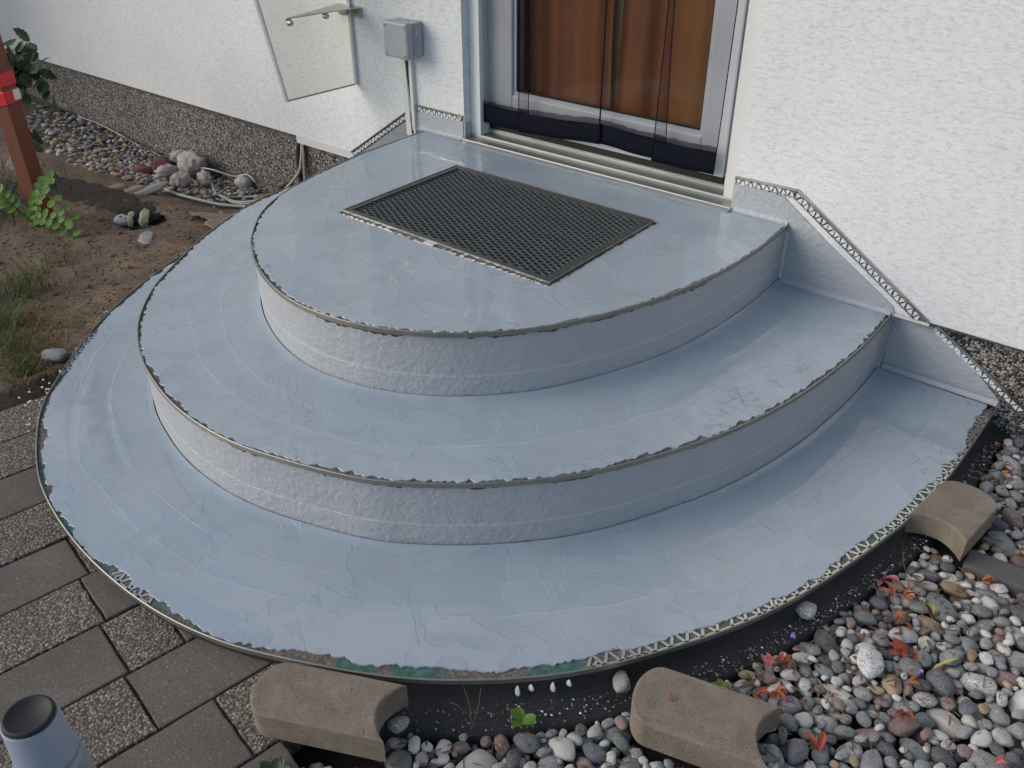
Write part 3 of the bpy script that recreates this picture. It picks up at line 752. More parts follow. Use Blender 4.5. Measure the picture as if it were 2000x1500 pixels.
def slant(name,a,b,w,y0_,y1_,mat,par):
    a=np.array(a);b=np.array(b);V=[(a[0],y0_,a[1]),(a[0]+w,y0_,a[1]),(b[0]+w*1.15,y0_,b[1]),(b[0],y0_,b[1])]
    V+=[(v[0],y1_,v[2]) for v in V]
    bm=bmesh.new(); vs=[bm.verts.new(v) for v in V]
    for q in ((0,1,2,3),(0,4,5,1),(1,5,6,2),(2,6,7,3),(3,7,4,0),(4,7,6,5)): bm.faces.new([vs[i] for i in q])
    bmesh.ops.recalc_face_normals(bm,faces=bm.faces[:]); return obj(name,bm,mat,par)
slant('duct_cover',(-.815,.262),(-.806,-.026),.020,-.020,-.016,MCP,cdct)
slant('duct_base',(-.784,.262),(-.783,-.026),.012,-.014,-.001,MWH,cdct)
slant('duct_wall',(-.772,.262),(-.770,-.026),.003,-.016,-.001,MCP,cdct)
obj('black_cable',tube([(-.788,-.014,.258),(-.789,-.010,.18),(-.784,-.008,.10),(-.779,-.008,.02),(-.779,-.01,-.02)],.006,8),MCK,cdct)
# ------------------------------------------------------------------ glass side panel of the canopy
gp=empty('glass_side_panel',(-1.075,-.2,.4)); tag(gp,'upright glass side panel standing out from the white wall, grey edge strips','glass panel')
V=[(-1.075,-.012,.112),(-1.075,-.335,.117),(-1.075,-.62,1.55),(-1.075,-.012,1.55)]
V+=[(v[0]-.008,v[1],v[2]) for v in V]
obj('pane',(V,[(0,1,2,3),(4,7,6,5),(0,4,5,1),(1,5,6,2),(2,6,7,3),(3,7,4,0)]),MFR,gp)
MEG=plain('grey_edge_strip',(.55,.57,.59),.4,.2,.1)
def flatbar(name,a,b,wy,x0_,x1_,mat,par):
    V=[(x0_,a[0],a[1]),(x0_,a[0]-wy,a[1]),(x0_,b[0]-wy,b[1]),(x0_,b[0],b[1])]; V+=[(x1_,v[1],v[2]) for v in V]
    bm=bmesh.new(); vs=[bm.verts.new(v) for v in V]
    for q in ((0,1,2,3),(0,4,5,1),(1,5,6,2),(2,6,7,3),(3,7,4,0),(4,7,6,5)): bm.faces.new([vs[i] for i in q])
    bmesh.ops.recalc_face_normals(bm,faces=bm.faces[:]); return obj(name,bm,mat,par)
obj('bottom_edge',tube([(-1.079,-.334,.1155),(-1.079,-.012,.1105)],.0032,6),plain('green_glass_edge',(.25,.29,.26),.3),gp)
flatbar('outer_edge_strip',(-.331,.113),(-.616,1.55),.007,-1.0705,-1.0865,MEG,gp)
flatbar('wall_edge_strip',(-.001,.110),(-.001,1.55),.009,-1.068,-1.084,MEG,gp)
br=empty('steel_bracket',(-1.04,-.1,.385)); tag(br,'triangular steel bracket plate bolted to the wall beside the glass panel','bracket')
bm=prism([(-1.060,-.300),(-1.064,-.296),(-1.137,-.004),(-1.018,-.004),(-1.014,-.010)],.3865,.3895); obj('plate',bm,MST,br)
box('wall_flange',(-1.137,-.005,.352),(-1.014,-.001,.3863),MST,br)
for cy in (-.285,-.125,-.03):
    bm=bmesh.new(); bmesh.ops.create_cone(bm,cap_ends=True,segments=20,radius1=.011,radius2=.009,depth=.014,matrix=Matrix.Translation((-1.066,cy,.371))@Matrix.Rotation(math.pi/2,4,'Y'))
    kn=obj('clamp_knob',bm,MST,br,smooth=False)
    box('tab',(-1.0745,cy-.010,.368),(-1.0715,cy+.010,.3863),MST,br)
# ------------------------------------------------------------------ ground
def lerp(a,b,t): return a+(b-a)*t
wx=[-12,-5,-4.27,-3.25,-2.5,-2.1,-1.5,-1.2,0,8]; wz=[-.39,-.385,-.40,-.455,-.515,-.52,-.475,-.46,-.46,-.46]
def soil_z(x,y):
    zw=np.interp(x,wx,wz); t=min(1,max(0,(-y-.05)/.55)); t=t*t*(3-2*t)
    z=lerp(zw,-.405,t)
    if x>-.9+.0: 
        u=min(1,(x+.9)/.12); z=lerp(z,-.47,u)
    z+=.010*noise.noise(Vector((x*2.2,y*2.2,0)))+.005*noise.noise(Vector((x*9,y*9,0)))+.003*noise.noise(Vector((x*26,y*26,5)))
    z-=.075*math.exp(-(((x+1.78)/.095)**2+((y+.61)/.085)**2))
    z+=.030*math.exp(-(((x+1.30)/.25)**2+((y+.95)/.3)**2)) if x<-.95 else 0
    if x>-.9: z=min(z,-.458)
    return z
xs=np.concatenate([[-60,-30,-18,-12,-9,-7,-5.8],np.arange(-5,-.6,.022),np.arange(-.6,2.6,.1),[3,4,6,10,20,60]])
ys=np.concatenate([[-60,-30,-15,-8,-5,-3.8],np.arange(-3.2,.08,.022),[.2,.29,1,5,20,60]])
V=[(x,y,soil_z(x,y)) for x in xs for y in ys]; ny_=len(ys)
F=[(i*ny_+j,(i+1)*ny_+j,(i+1)*ny_+j+1,i*ny_+j+1) for i in range(len(xs)-1) for j in range(ny_-1)]
tag(obj('ground',(V,F),MSO,smooth=True),kind='structure')
# paving
pav=empty('paving',(0,-2,-.375)); tag(pav,kind='structure')
u_=Vector((.172,.985)).normalized(); v_=Vector((u_[1],-u_[0]))
def uv(u,v): return (u_[0]*u+v_[0]*v,u_[1]*u+v_[1]*v)
rows={-3:[(-4,-2.0,'d'),(-2.0,-1.62,'a'),(-1.62,-1.2,'d')],-2:[(-4,-2.2,'a'),(-2.2,-1.89,'d'),(-1.89,-1.35,'a')],-1:[(-4,-2.1,'a'),(-2.1,-1.35,'d')],0:[(-4,-2.1,'d'),(-2.1,-1.72,'a'),(-1.72,-1.45,'a')],
 1:[(-4,-2.4,'a'),(-2.4,-1.787,'d'),(-1.787,-1.6,'a')],2:[(-4,-2.35,'d'),(-2.35,-1.81,'a'),(-1.81,-1.6,'d')],3:[(-4,-2.3,'a'),(-2.3,-1.823,'d'),(-1.823,-1.714,'a'),(-1.714,-1.55,'d')],
 4:[(-4,-2.14,'d'),(-2.14,-1.833,'a'),(-1.833,-1.55,'d')],5:[(-4,-2.04,'a'),(-2.04,-1.73,'d'),(-1.73,-1.58,'a')],6:[(-4,-1.99,'a'),(-1.99,-1.68,'d')]}
vb=[-.47,-.315,-.16,-.005,.152,.298,.451,.607,.762,.919,1.07]
T1p=OUT[0]
for r,lst in rows.items():
    a,b=vb[r+3],vb[r+4]; g=.0026
    out=[]
    for (p,q,k) in lst:
        if q-p>.8:
            L_=q; seg=[];kk=k
            while L_>p: l=random.choice([.155,.23,.31]); seg.append((L_-l,L_,kk)); L_-=l; kk='a' if kk=='d' else 'd'
            out+=seg
        else: out.append((p,q,k))
    for (p,q,k) in out:
        m=6
        def jit(): return random.uniform(-.0013,.0013)*(2 if random.random()<.12 else 1)
        pl=[]
        for (c0,c1) in (((p+g,a+g),(q-g,a+g)),((q-g,a+g),(q-g,b-g)),((q-g,b-g),(p+g,b-g)),((p+g,b-g),(p+g,a+g))):
            for i in range(m): t=i/m; pl.append(uv(c0[0]+(c1[0]-c0[0])*t+jit(),c0[1]+(c1[1]-c0[1])*t+jit()))
        dz=random.uniform(-.002,.002)
        bm=prism(pl,-.44,-.375+dz,.0035 if k=='d' else .0025)
        obj('paving_stone',bm,MPV if k=='d' else MA,pav)
for (p,q,a,b) in ((-3.6,-1.40,-.47,.60),(-3.6,-1.60,.60,.915),(-3.6,-1.70,.915,1.065)):
    pl=[uv(p,a),uv(q,a),uv(q,b),uv(p,b)]
    obj('joint_sand',prism(pl,-.43,-.3845+a*.0005),MSO,pav)
# grey kerb strip in the gravel at the right
M=Matrix.Translation((1.50,-.565,0))@Matrix.Rotation(math.radians(4),4,'Z')
kb=box('kerb_stone',(-.085,-.033,-.47),(.5,.033,-.398),plain('grey_kerb_concrete',(.105,.102,.095),.9,0,.3,150,.8,.0015),None,.005,M); tag(kb,'straight grey concrete kerb strip sunk in the pebbles behind the right edging block','kerb')
# ------------------------------------------------------------------ brown edging blocks: convex one end, concave the other
def block(name,A,B,w,zt,th,label,tilt=(0,0),cdep=.042):
    A=Vector(A);B=Vector(B);d=(B-A); L_=d.length; d/=L_; n=Vector((-d.y,d.x)); h=w/2; pl=[]
    for i in range(19):
        a=math.pi/2-math.pi*i/18; pl.append(A+d*(cdep*(1-math.cos(a)))+n*h*math.sin(a))
    for i in range(15):
        t=-1+2*i/14; pl.append(A+d*(L_-.032*(1-t*t))+n*h*t)
    bm=bmesh.new(); vs=[bm.verts.new((p.x,p.y,zt)) for p in pl]; f=bm.faces.new(vs)
    r=bmesh.ops.extrude_face_region(bm,geom=[f]); nv=[g for g in r['geom'] if isinstance(g,bmesh.types.BMVert)]
    for v in vs: v.co.z=zt-th
    bmesh.ops.recalc_face_normals(bm,faces=bm.faces[:])
    top=[e for e in bm.edges if all(v.co.z>zt-1e-5 for v in e.verts)]
    bmesh.ops.bevel(bm,geom=top,offset=.006,segments=3,affect='EDGES',profile=.6)
    c=(A+B)/2
    for v in bm.verts:
        q=Vector((v.co.x,v.co.y))-c; v.co.z+=q.dot(d)*tilt[0]+q.dot(n)*tilt[1]+.0012*noise.noise(v.co*22)
    bm.verts.ensure_lookup_table()
    o=obj(name,bm,MBK); o.location=(0,0,0)
    tag(o,label,'edging block','brown edging blocks'); return pl
FOOT=[]
FOOT.append(block('edging_block',(.535,-1.794),(.770,-1.681),.116,-.312,.058,'brown edging block lying on the paving against the front of the lowest step'))
FOOT.append(block('edging_block',(1.052,-1.366),(1.293,-1.301),.130,-.336,.060,'brown edging block with a scrap of red leaf on top, lying on the pebbles',(0,.02)))
FOOT.append(block('edging_block',(1.374,-.395),(1.345,-.595),.128,-.338,.055,'brown edging block touching the right side of the steps beside the grey kerb',(0,0)))
# ------------------------------------------------------------------ pebbles (deposited one by one on a height field)
gb=empty('gravel_bed',(1.3,-1,-.46)); tag(gb,kind='structure')
def proto(seed,sub,ang):
    bm=bmesh.new(); bmesh.ops.create_icosphere(bm,subdivisions=sub,radius=1)
    off=Vector((seed*3.1,seed*1.7,seed*.9)); rs=random.Random(seed)
    pl=[(Vector((rs.gauss(0,1),rs.gauss(0,1),rs.gauss(0,.7))).normalized(),rs.uniform(.66,.88)) for _ in range(7 if ang else 3)]
    for v in bm.verts:
        d=v.co.normalized(); r=1+.16*noise.noise(d*1.1+off)+.06*noise.noise(d*2.6+off)
        p=d*r
        for nn,dd in pl:
            k=p.dot(nn)-dd
            if k>0: p-=nn*k*.85
        v.co=p
    return bm
PRO=[]
PROV=[]
for s_ in range(12):
    bm=proto(s_,3,s_%2); me=D.meshes.new('pebble_shape'); bm.to_mesh(me); bm.free(); me.polygons.foreach_set('use_smooth',[True]*len(me.polygons)); PRO.append(me)
    bm=proto(s_,2,s_%2); bm.verts.ensure_lookup_table(); PROV.append((np.array([v.co[:] for v in bm.verts]),np.array([[v.index for v in f.verts] for f in bm.faces]))); bm.free()
def poly_in(x,y,PP):
    px,py=PP[:,0],PP[:,1]; qx,qy=np.roll(px,-1),np.roll(py,-1)
    X=x[...,None];Y=y[...,None]
    c=((py>Y)!=(qy>Y))&(X<(qx-px)*(Y-py)/(qy-py+1e-12)+px); return c.sum(-1)%2==1
def cam_px(x,y,z):
    rz=math.radians(38.7265); p=math.radians(33.047)
    dx,dy,dz=x-CAM[0],y-CAM[1],z-CAM[2]
    r=dx*math.cos(rz)+dy*math.sin(rz); fh=-dx*math.sin(rz)+dy*math.cos(rz)
    dep=fh*math.cos(p)-dz*math.sin(p); up=fh*math.sin(p)+dz*math.cos(p)
    return r/dep,up/dep,dep
def deposit(x0,x1,y0,y1,allowed,base,target,sizes,weights,cell=.0035,maxn=6000,cands=26,seed=3):
    R=np.random.default_rng(seed)
    nx=int((x1-x0)/cell);ny=int((y1-y0)/cell)
    gx=x0+(np.arange(nx)+.5)*cell; gy=y0+(np.arange(ny)+.5)*cell
    GX,GY=np.meshgrid(gx,gy,indexing='ij'); ok=allowed(GX,GY)
    Hh=np.where(ok,base(GX,GY),9.0); own=-np.ones((nx,ny),int); out=[]
    free=np.argwhere(ok)
    tgt=target
    for it in range(maxn):
        s=R.choice(sizes,p=weights)*R.uniform(.82,1.2)
        a=s*R.uniform(.95,1.3)/2; b=s*R.uniform(.72,.95)/2; c=s*R.uniform(.48,.68)/2; th=R.uniform(0,math.pi)
        ct,st=math.cos(th),math.sin(th); rad=int(a/cell)+1
        o=np.arange(-rad,rad+1)*cell; OX,OY=np.meshgrid(o,o,indexing='ij')
        U=(OX*ct+OY*st)/a; W=(-OX*st+OY*ct)/b; q=U*U+W*W; m=q<.96; prof=np.where(m,c*np.sqrt(np.clip(1-q,0,1)),0)
        best=None
        for (i,j) in free[R.integers(0,len(free),cands)]:
            if i<rad or j<rad or i>=nx-rad or j>=ny-rad: continue
            h=Hh[i-rad:i+rad+1,j-rad:j+rad+1]; z=(h+prof)[m].max()
            if best is None or z<best[0]: best=(z,i,j)
        if best is None or best[0]>1: continue
        z,i,j=best; z-=.0015
        if z+c>tgt(gx[i],gy[j])+.020: continue
        if z+c*.2>tgt(gx[i],gy[j])+.006: continue
        sl=(slice(i-rad,i+rad+1),slice(j-rad,j+rad+1))
        top=z+prof; hh=Hh[sl]; up=m&(top>hh); hh[up]=top[up]; own[sl][up]=len(out)
        out.append((gx[i],gy[j],z,a,b,c,th))
    return out,own,(x0,y0,cell,Hh)
LEDGE=OUT[0]-inward(OUT[0])*.074*LW[:,None]
edge_poly=np.vstack([LEDGE,[[1.42,.3],[-1.4,.3]]])
FP=[np.array([(p.x,p.y) for p in f]) for f in FOOT]
def shrink(PP,k=.94): c=PP.mean(0); return c+(PP-c)*k
KP=np.array([(M@Vector(p)).xy[:] for p in ((-.085,-.033,0),(.5,-.033,0),(.5,.033,0),(-.085,.033,0))])
def allow_R(X,Y):
    ok=~poly_in(X,Y,edge_poly)
    U=X*u_[0]+Y*u_[1]; W=X*v_[0]+Y*v_[1]
    ok&=~((W<1.078)&(U<-1.672)); ok&=~((W<.93)&(U<-1.575))
    for f in FP: ok&=~poly_in(X,Y,shrink(f))
    ok&=~poly_in(X,Y,KP)
    ok&=(Y<.018)
    r,u,dep=cam_px(X,Y,-.41); ok&=(r<.72)&(u>-.56)&(r>-.62)
    return ok
pb,own,HF=deposit(.55,1.95,-2.05,.03,allow_R,lambda X,Y:np.full(X.shape,-.462),lambda x,y:-.414,[.062,.050,.040,.031,.023,.015],[.11,.23,.26,.22,.12,.06],maxn=9000)
area=np.bincount(own[own>=0].ravel(),minlength=len(pb))
score=[]
for i,(x,y,z,a,b,c,th) in enumerate(pb):
    r,u,dep=cam_px(x,y,z); vis=abs(r)<.60 and abs(u)<.455
    score.append(area[i]/dep**2 if vis else 0)
order=np.argsort(score)[::-1]; ind=set(int(i) for i in order[:300])
WT=[.25,.17,.15,.15,.10,.06,.09,.03]
def emit(pbs,ind,name,parent,seed,WT=WT):
    R=np.random.default_rng(seed); V=[];F=[];MI=[];nv=0
    for i,(x,y,z,a,b,c,th) in enumerate(pbs):
        k=int(R.integers(0,12)); mi=int(R.choice(8,p=WT)); 
        if a<.018 and R.random()<.12: mi=2
        tl=R.uniform(-.14,.14,2)
        Mx=Matrix.Translation((x,y,z))@Matrix.Rotation(th,4,'Z')@Matrix.Rotation(tl[0],4,'X')@Matrix.Rotation(tl[1],4,'Y')@Matrix.Diagonal((a,b,c,1))
        if i in ind:
            key=(k,mi)
            if key not in PC:
                me=PRO[k].copy(); me.materials.append(STONES[mi]); PC[key]=me
            o=D.objects.new('pebble',PC[key]); COL.objects.link(o); o.parent=parent; 
            o.matrix_world=Mx; o.matrix_parent_inverse=Matrix.Translation(parent.location).inverted()
            o.location=(x,y,z); o.rotation_euler=(Mx.to_euler()); o.scale=(a,b,c)
        else:
            v,f=PROV[k]; vv=np.c_[v,np.ones(len(v))]@np.array(Mx).T; V.append(vv[:,:3]); F.append(f+nv); MI+= [mi]*len(f); nv+=len(v)
    if V:
        V=np.vstack(V);F=np.vstack(F)
        me=D.meshes.new(name); me.vertices.add(len(V)); me.vertices.foreach_set('co',V.ravel().astype(np.float32))
        me.loops.add(F.size); me.loops.foreach_set('vertex_index',F.ravel().astype(np.int32)); me.polygons.add(len(F))
        me.polygons.foreach_set('loop_start',np.arange(0,F.size,3,dtype=np.int32)); me.update(calc_edges=True)
        for m in STONES: me.materials.append(m)
        me.polygons.foreach_set('material_index',np.array(MI,np.int32)); me.polygons.foreach_set('use_smooth',np.ones(len(F),bool)); me.update()
        o=D.objects.new(name,me); COL.objects.link(o); o.parent=parent; o.location=-parent.location; tag(o,kind='stuff')
PC={}
emit(pb,ind,'small_pebbles',gb,11)
print('PEBBLES',len(pb),'visible',sum(s>0 for s in score))
def hz(x,y,r=.01):
    X0,Y0,cell,Hh=HF; i=int((x-X0)/cell); j=int((y-Y0)/cell); k=max(1,int(r/cell)); h=Hh[max(i-k,0):i+k+1,max(j-k,0):j+k+1]; h=h[h<5]
    return float(h.max()) if h.size else -.40
# gravel along the far left plinth
gb2=empty('gravel_strip',(-3,-.3,-.46)); tag(gb2,kind='structure')
def allow_L(X,Y):
    edge=np.interp(X,[-5.2,-3.2,-2.75,-2.35,-2.0,-1.8],[-.95,-.75,-.60,-.42,-.22,-.10])+.05*np.sin(X*7)
    r,u,dep=cam_px(X,Y,-.42)
    return (Y<.022)&(Y>edge)&(r>-.68)
sz=np.vectorize(soil_z)
pl,_,HF2=deposit(-5.2,-1.8,-1.0,.03,allow_L,lambda X,Y:np.interp(X,wx,wz)+(-.405-np.interp(X,wx,wz))*np.clip((-Y-.05)/.55,0,1)-.016,lambda x,y:soil_z(x,y)+.014,[.036,.028,.020,.014],[.2,.35,.3,.15],cell=.006,maxn=4200,cands=8,seed=5)
emit(pl,set(),'small_pebbles',gb2,12,[.22,.08,.0,.10,.20,.34,.06,.0])
# ------------------------------------------------------------------ loose stones
def rock(name,loc,r,mat,label,cat='stone',seed=1,rz=0,group=None,ang=True,tilt=0):
    bm=proto(seed,3,ang)
    if 'lump' in name: bmesh.ops.subdivide_edges(bm,edges=bm.edges[:],cuts=1,use_grid_fill=True)
    am=.22 if 'lump' in name else .05
    for v in bm.verts: v.co=v.co+v.co.normalized()*(am*noise.noise(v.co*(2.6 if am>.1 else 6)+Vector((seed,0,0)))+am*.35*noise.noise(v.co*9))
    o=obj(name,bm,mat,smooth=True); o.location=loc; o.scale=r; o.rotation_euler=(tilt,0,rz); tag(o,label,cat,group); return o
rock('pebble_stone',(1.205,-.945,-.392),(.021,.026,.014),STONES[7],'speckled white pebble alone on the black ledge right of the steps','pebble',3)
rock('pebble_stone',(1.012,-1.338,-.385),(.018,.028,.016),STONES[0],'pear-shaped grey pebble on the black ledge beside the middle edging block','pebble',6,.5)
rock('pebble_stone',(.742,-1.655,-.398),(.017,.022,.013),STONES[7],'grey-white pebble on the black ledge near the front edging block','pebble',9,-.5)
rock('pebble_stone',(1.352,-.985,-.400),(.026,.042,.020),m_stone('black_white_stone',(.55,.54,.51),(.60,.59,.56),(.05,.05,.05),.58,14),'large white pebble with black marbling among the gravel','pebble',8,.2)
rock('flat_stone',(-2.05,-.405,-.420),(.045,.085,.018),STONES[0],'long flat grey stone leaning on the soil near the cable loop','stone',5,-.5,tilt=.25)
rock('flat_stone',(-2.11,-.45,-.425),(.03,.07,.017),STONES[5],'brown flat stone just left of the long grey stone','stone',7,-.6,tilt=.2)
rock('flat_stone',(-2.20,-.47,-.43),(.03,.05,.02),STONES[5],'small brown stone leftmost beside the flat stones','stone',2,-.4)
rock('flat_stone',(-1.545,-.735,-.402),(.035,.085,.012),STONES[0],'flat pale grey broken stone on the soil below the hollow','stone',11,.95)
rock('flat_stone',(-1.45,-.34,-.435),(.09,.045,.018),STONES[5],'dusty brown stone beside the rag by the step edge','stone',4,.3)
rock('flat_stone',(-.955,-1.395,-.39),(.05,.03,.018),STONES[0],'grey stone in the dry grass touching the left edge of the steps','stone',10,.5)
rock('flat_stone',(-1.93,.0,-.47),(.045,.04,.028),STONES[3],'pale angular stone at the plinth under the cable bundle','stone',1,.3)
for k,(x,y,z,rx,ry,rz_,m_,lb) in enumerate([(-2.25,-.055,-.44,.085,.065,.055,MLU,'largest chalky white lump against the plinth'),(-2.38,-.02,-.45,.06,.05,.045,MLU,'chalky lump behind the largest one at the plinth'),(-2.31,-.155,-.465,.055,.04,.035,MLU,'oval chalky lump in front of the largest lump'),
    (-2.13,-.20,-.45,.05,.045,.04,MLU,'rounded chalky lump nearest the cable loop'),(-2.08,-.11,-.455,.06,.035,.03,MLU,'long chalky lump right of the largest lump'),(-2.44,-.10,-.465,.06,.045,.035,MPK,'dusty red stone behind the chalky lumps'),(-2.42,-.22,-.47,.05,.035,.03,MPK,'dusty red stone left of the oval chalky lump')]):
    rock('chalky_lump' if m_ is MLU else 'red_stone',(x,y,z),(rx,ry,rz_),m_,lb,'stone',k+2,k*.7)
for k in range(46):
    x=random.uniform(-2.1,-1.45); y=random.uniform(-.33,.0); r=random.uniform(.006,.016)
    if (k%3): x=random.uniform(-2.0,-1.6)
    if k==0: RB=[]
    v,f=PROV[k%12]; RB.append(([tuple(Vector((p[0]*r*1.2+x,p[1]*r+y,p[2]*r*.7+soil_z(x,y)+r*.3))) for p in v],[tuple(q) for q in f]))
tag(obj('rubble',join(RB),STONES[3],smooth=True),'small pale stone chips scattered on the dark earth between cable loops','rubble',kind='stuff')
# dark ash patch
V=[];F=[]
for i in range(26):
    for j in range(16):
        x=-2.32+.030*i; y=-.34+.024*j; V.append((x,y,soil_z(x,y)+.003+.004*noise.noise(Vector((x*40,y*40,0)))-.012*max(0,((x+1.95)/.36)**2+((y+.16)/.18)**2-.8)))
for i in range(25):
    for j in range(15): F.append((i*16+j,(i+1)*16+j,(i+1)*16+j+1,i*16+j+1))
tag(obj('ash_patch',(V,F),plain('dark_grit',(.045,.045,.048),.9,0,.6,160,1,.004),smooth=True),kind='structure')
# ------------------------------------------------------------------ cables
def cable(name,pts,r,mat,label,cat='cable'):
    P_=spline(pts,70); o=obj(name,tube([tuple(p) for p in P_],r,7),mat,smooth=True); tag(o,label,cat); return o
def gz_(x,y,d=.014): return (x,y,soil_z(x,y)+d)
cable('white_cable',[(-3.42,.010,-.435),(-3.2,.012,-.44),(-3.0,.006,-.455),(-2.85,.004,-.475),(-2.65,.0,-.49),(-2.45,.0,-.48),(-2.33,-.03,-.40),(-2.22,-.055,-.44),(-2.10,-.04,-.44),(-2.0,.0,-.46),(-1.9,.005,-.43),(-1.83,-.005,-.45)],.0045,MCB,'thin cream cable lying along the foot of the plinth past the lumps')
cable('white_cable',[(-1.478,.014,-.19),(-1.482,.004,-.26),(-1.50,-.02,-.34),(-1.58,-.10,-.43),gz_(-1.72,-.18),gz_(-1.86,-.17),gz_(-1.97,-.135),(-2.06,-.09,-.46),(-2.16,-.06,-.45),(-2.2,-.04,-.45)],.006,MCB,'cream cable from under the white wall base bending to the largest lump')
cable('white_cable',[(-1.472,.014,-.19),(-1.474,.008,-.28),(-1.475,.0,-.36),(-1.455,-.03,-.43),(-1.42,-.07,-.45)],.0055,MCB,'short cream cable hanging straight down the plinth behind the steps')
cable('white_cable',[gz_(-1.50,-.17),gz_(-1.63,-.22),gz_(-1.73,-.275),gz_(-1.86,-.31),gz_(-2.0,-.325),gz_(-2.13,-.30),gz_(-2.24,-.25),gz_(-2.29,-.19),(-2.30,-.13,-.45),(-2.27,-.07,-.46)],.0065,MCB,'thick cream cable in a wide loop on the soil nearest the steps')
cable('white_cable',[gz_(-1.62,-.10),gz_(-1.72,-.07),gz_(-1.80,-.10),gz_(-1.82,-.17),gz_(-1.74,-.20),gz_(-1.64,-.17),gz_(-1.56,-.11),gz_(-1.50,-.05)],.0045,MCB,'thin cream cable coiled in a small loop on the dark grit near the conduit')
cable('black_cable',[(-1.49,.012,-.19),(-1.50,.002,-.27),(-1.49,-.01,-.38),(-1.50,-.03,-.42),(-1.53,-.04,-.38),(-1.55,-.08,-.40),gz_(-1.53,-.16,.015),gz_(-1.52,-.22)],.011,MCK,'black corrugated cable conduit under the white wall base')
# ------------------------------------------------------------------ rag
def rag(name,poly,cx,cy,mat,label,n_=26,amp=.010,cat='rag'):
    V=[];F=[];bm=bmesh.new(); PP=np.array(poly); x0_,x1_=PP[:,0].min(),PP[:,0].max(); y0_,y1_=PP[:,1].min(),PP[:,1].max()
    ix={}
    for i in range(n_+1):
        for j in range(n_+1):
            x=x0_+(x1_-x0_)*i/n_; y=y0_+(y1_-y0_)*j/n_
            if poly_in(np.array(x),np.array(y),PP): ix[(i,j)]=bm.verts.new((x,y,soil_z(x,y)+.012+amp*abs(noise.noise(Vector((x*14,y*9,1))))*1.6+amp*.5*noise.noise(Vector((x*40,y*40,2)))))
    for (i,j) in list(ix):
        q=[(i,j),(i+1,j),(i+1,j+1),(i,j+1)]
        if all(k in ix for k in q): bm.faces.new([ix[k] for k in q])
    o=obj(name,bm,mat,smooth=True); sm=o.modifiers.new('t','SOLIDIFY'); sm.thickness=.004; tag(o,label,cat); return o
rag('rag',[(-1.66,-.47),(-1.60,-.36),(-1.52,-.28),(-1.42,-.30),(-1.37,-.42),(-1.40,-.52),(-1.47,-.53),(-1.52,-.47),(-1.56,-.50)],0,0,MRAG,'dusty beige rag crumpled on the soil against the left of the steps')
rag('cloth_scrap',[(-1.78,-.06),(-1.70,.0),(-1.55,.01),(-1.48,-.05),(-1.55,-.13),(-1.70,-.13)],0,0,MRAG,'crumpled dusty cloth scrap under the cables by the plinth')
# bundle in the hollow
tb=empty('bundle',(-1.68,-.67,-.43)); tag(tb,'small black bundle with white head and two cream bands lying in a hollow','bundle')
bm=bmesh.new(); bmesh.ops.create_icosphere(bm,subdivisions=4,radius=1)
for v in bm.verts: d=v.co.normalized(); v.co=Vector((d.x*.078,d.y*.036,d.z*.024))*(1+.30*noise.noise(d*4)+.12*noise.noise(d*14))
for v in bm.verts: v.co=Matrix.Rotation(math.radians(48),3,'Z')@v.co+Vector((-1.775,-.600,-.425))
obj('body',bm,MFUR,tb,smooth=True)
def ringband(name,t,w,rad,mat):
    c=Vector((-1.775,-.600,-.424)); ax=Vector((math.cos(math.radians(48)),math.sin(math.radians(48)),0)); bm=bmesh.new()
    bmesh.ops.create_uvsphere(bm,u_segments=24,v_segments=14,radius=1)
    for v in bm.verts:
        d=v.co; p=Vector((d.z*w*(1+.3*abs(d.x)),d.x*rad,d.y*rad*.72))
        p*=1+.28*noise.noise(d*2.5+Vector((t*50,0,0)))+.08*noise.noise(d*9)
        v.co=Matrix.Rotation(math.radians(48),3,'Z')@p+c+ax*t
    obj(name,bm,mat,tb,smooth=True)
ringband('cream_band',-.050,.013,.044,MCRM); ringband('cream_band',.004,.021,.052,MCRM); ringband('head',-.088,.030,.032,MHD)
for dx,dy in ((-.012,.004),(.006,-.006)):
    c=Vector((-1.834+dx,-.666+dy,-.404)); bm=bmesh.new(); bmesh.ops.create_icosphere(bm,subdivisions=2,radius=.005,matrix=Matrix.Translation(c)); obj('eye',bm,MRB,tb,smooth=True)
# ------------------------------------------------------------------ post with tape
post=empty('wooden_post',(-2.045,-.885,-.42)); tag(post,'red-brown stained wooden post with red and white tape around it','post')
Mp=Matrix.Translation((-2.015,-.893,0))@Matrix.Rotation(math.radians(22),4,'Z')
box('post_shaft',(-.033,-.033,-.62),(.033,.033,.95),MRW,post,.004,Mp)
for z0_,z1_,mt in ((.125,.175,MTW),(.062,.112,MTW)):
    bm=bmesh.new(); vs=box_bm(bm,(-.036,-.036,z0_),(.036,.036,z1_),None,.003)
    for v in bm.verts: v.co.z+=.25*v.co.x+.004*noise.noise(v.co*30); 
    for v in bm.verts: v.co=Mp@v.co
    obj('tape',bm,mt,post)
bm=bmesh.new(); vs=box_bm(bm,(.030,.004,.070),(.0375,.0375,.108),None,.002)
for v in bm.verts: v.co.z+=.25*v.co.x
for v in bm.verts: v.co=Mp@v.co
obj('tape',bm,MTWW,post)
box('ground_bracket',(.010,-.042,-.47),(.022,-.0365,-.34),MST,post,0,Mp)
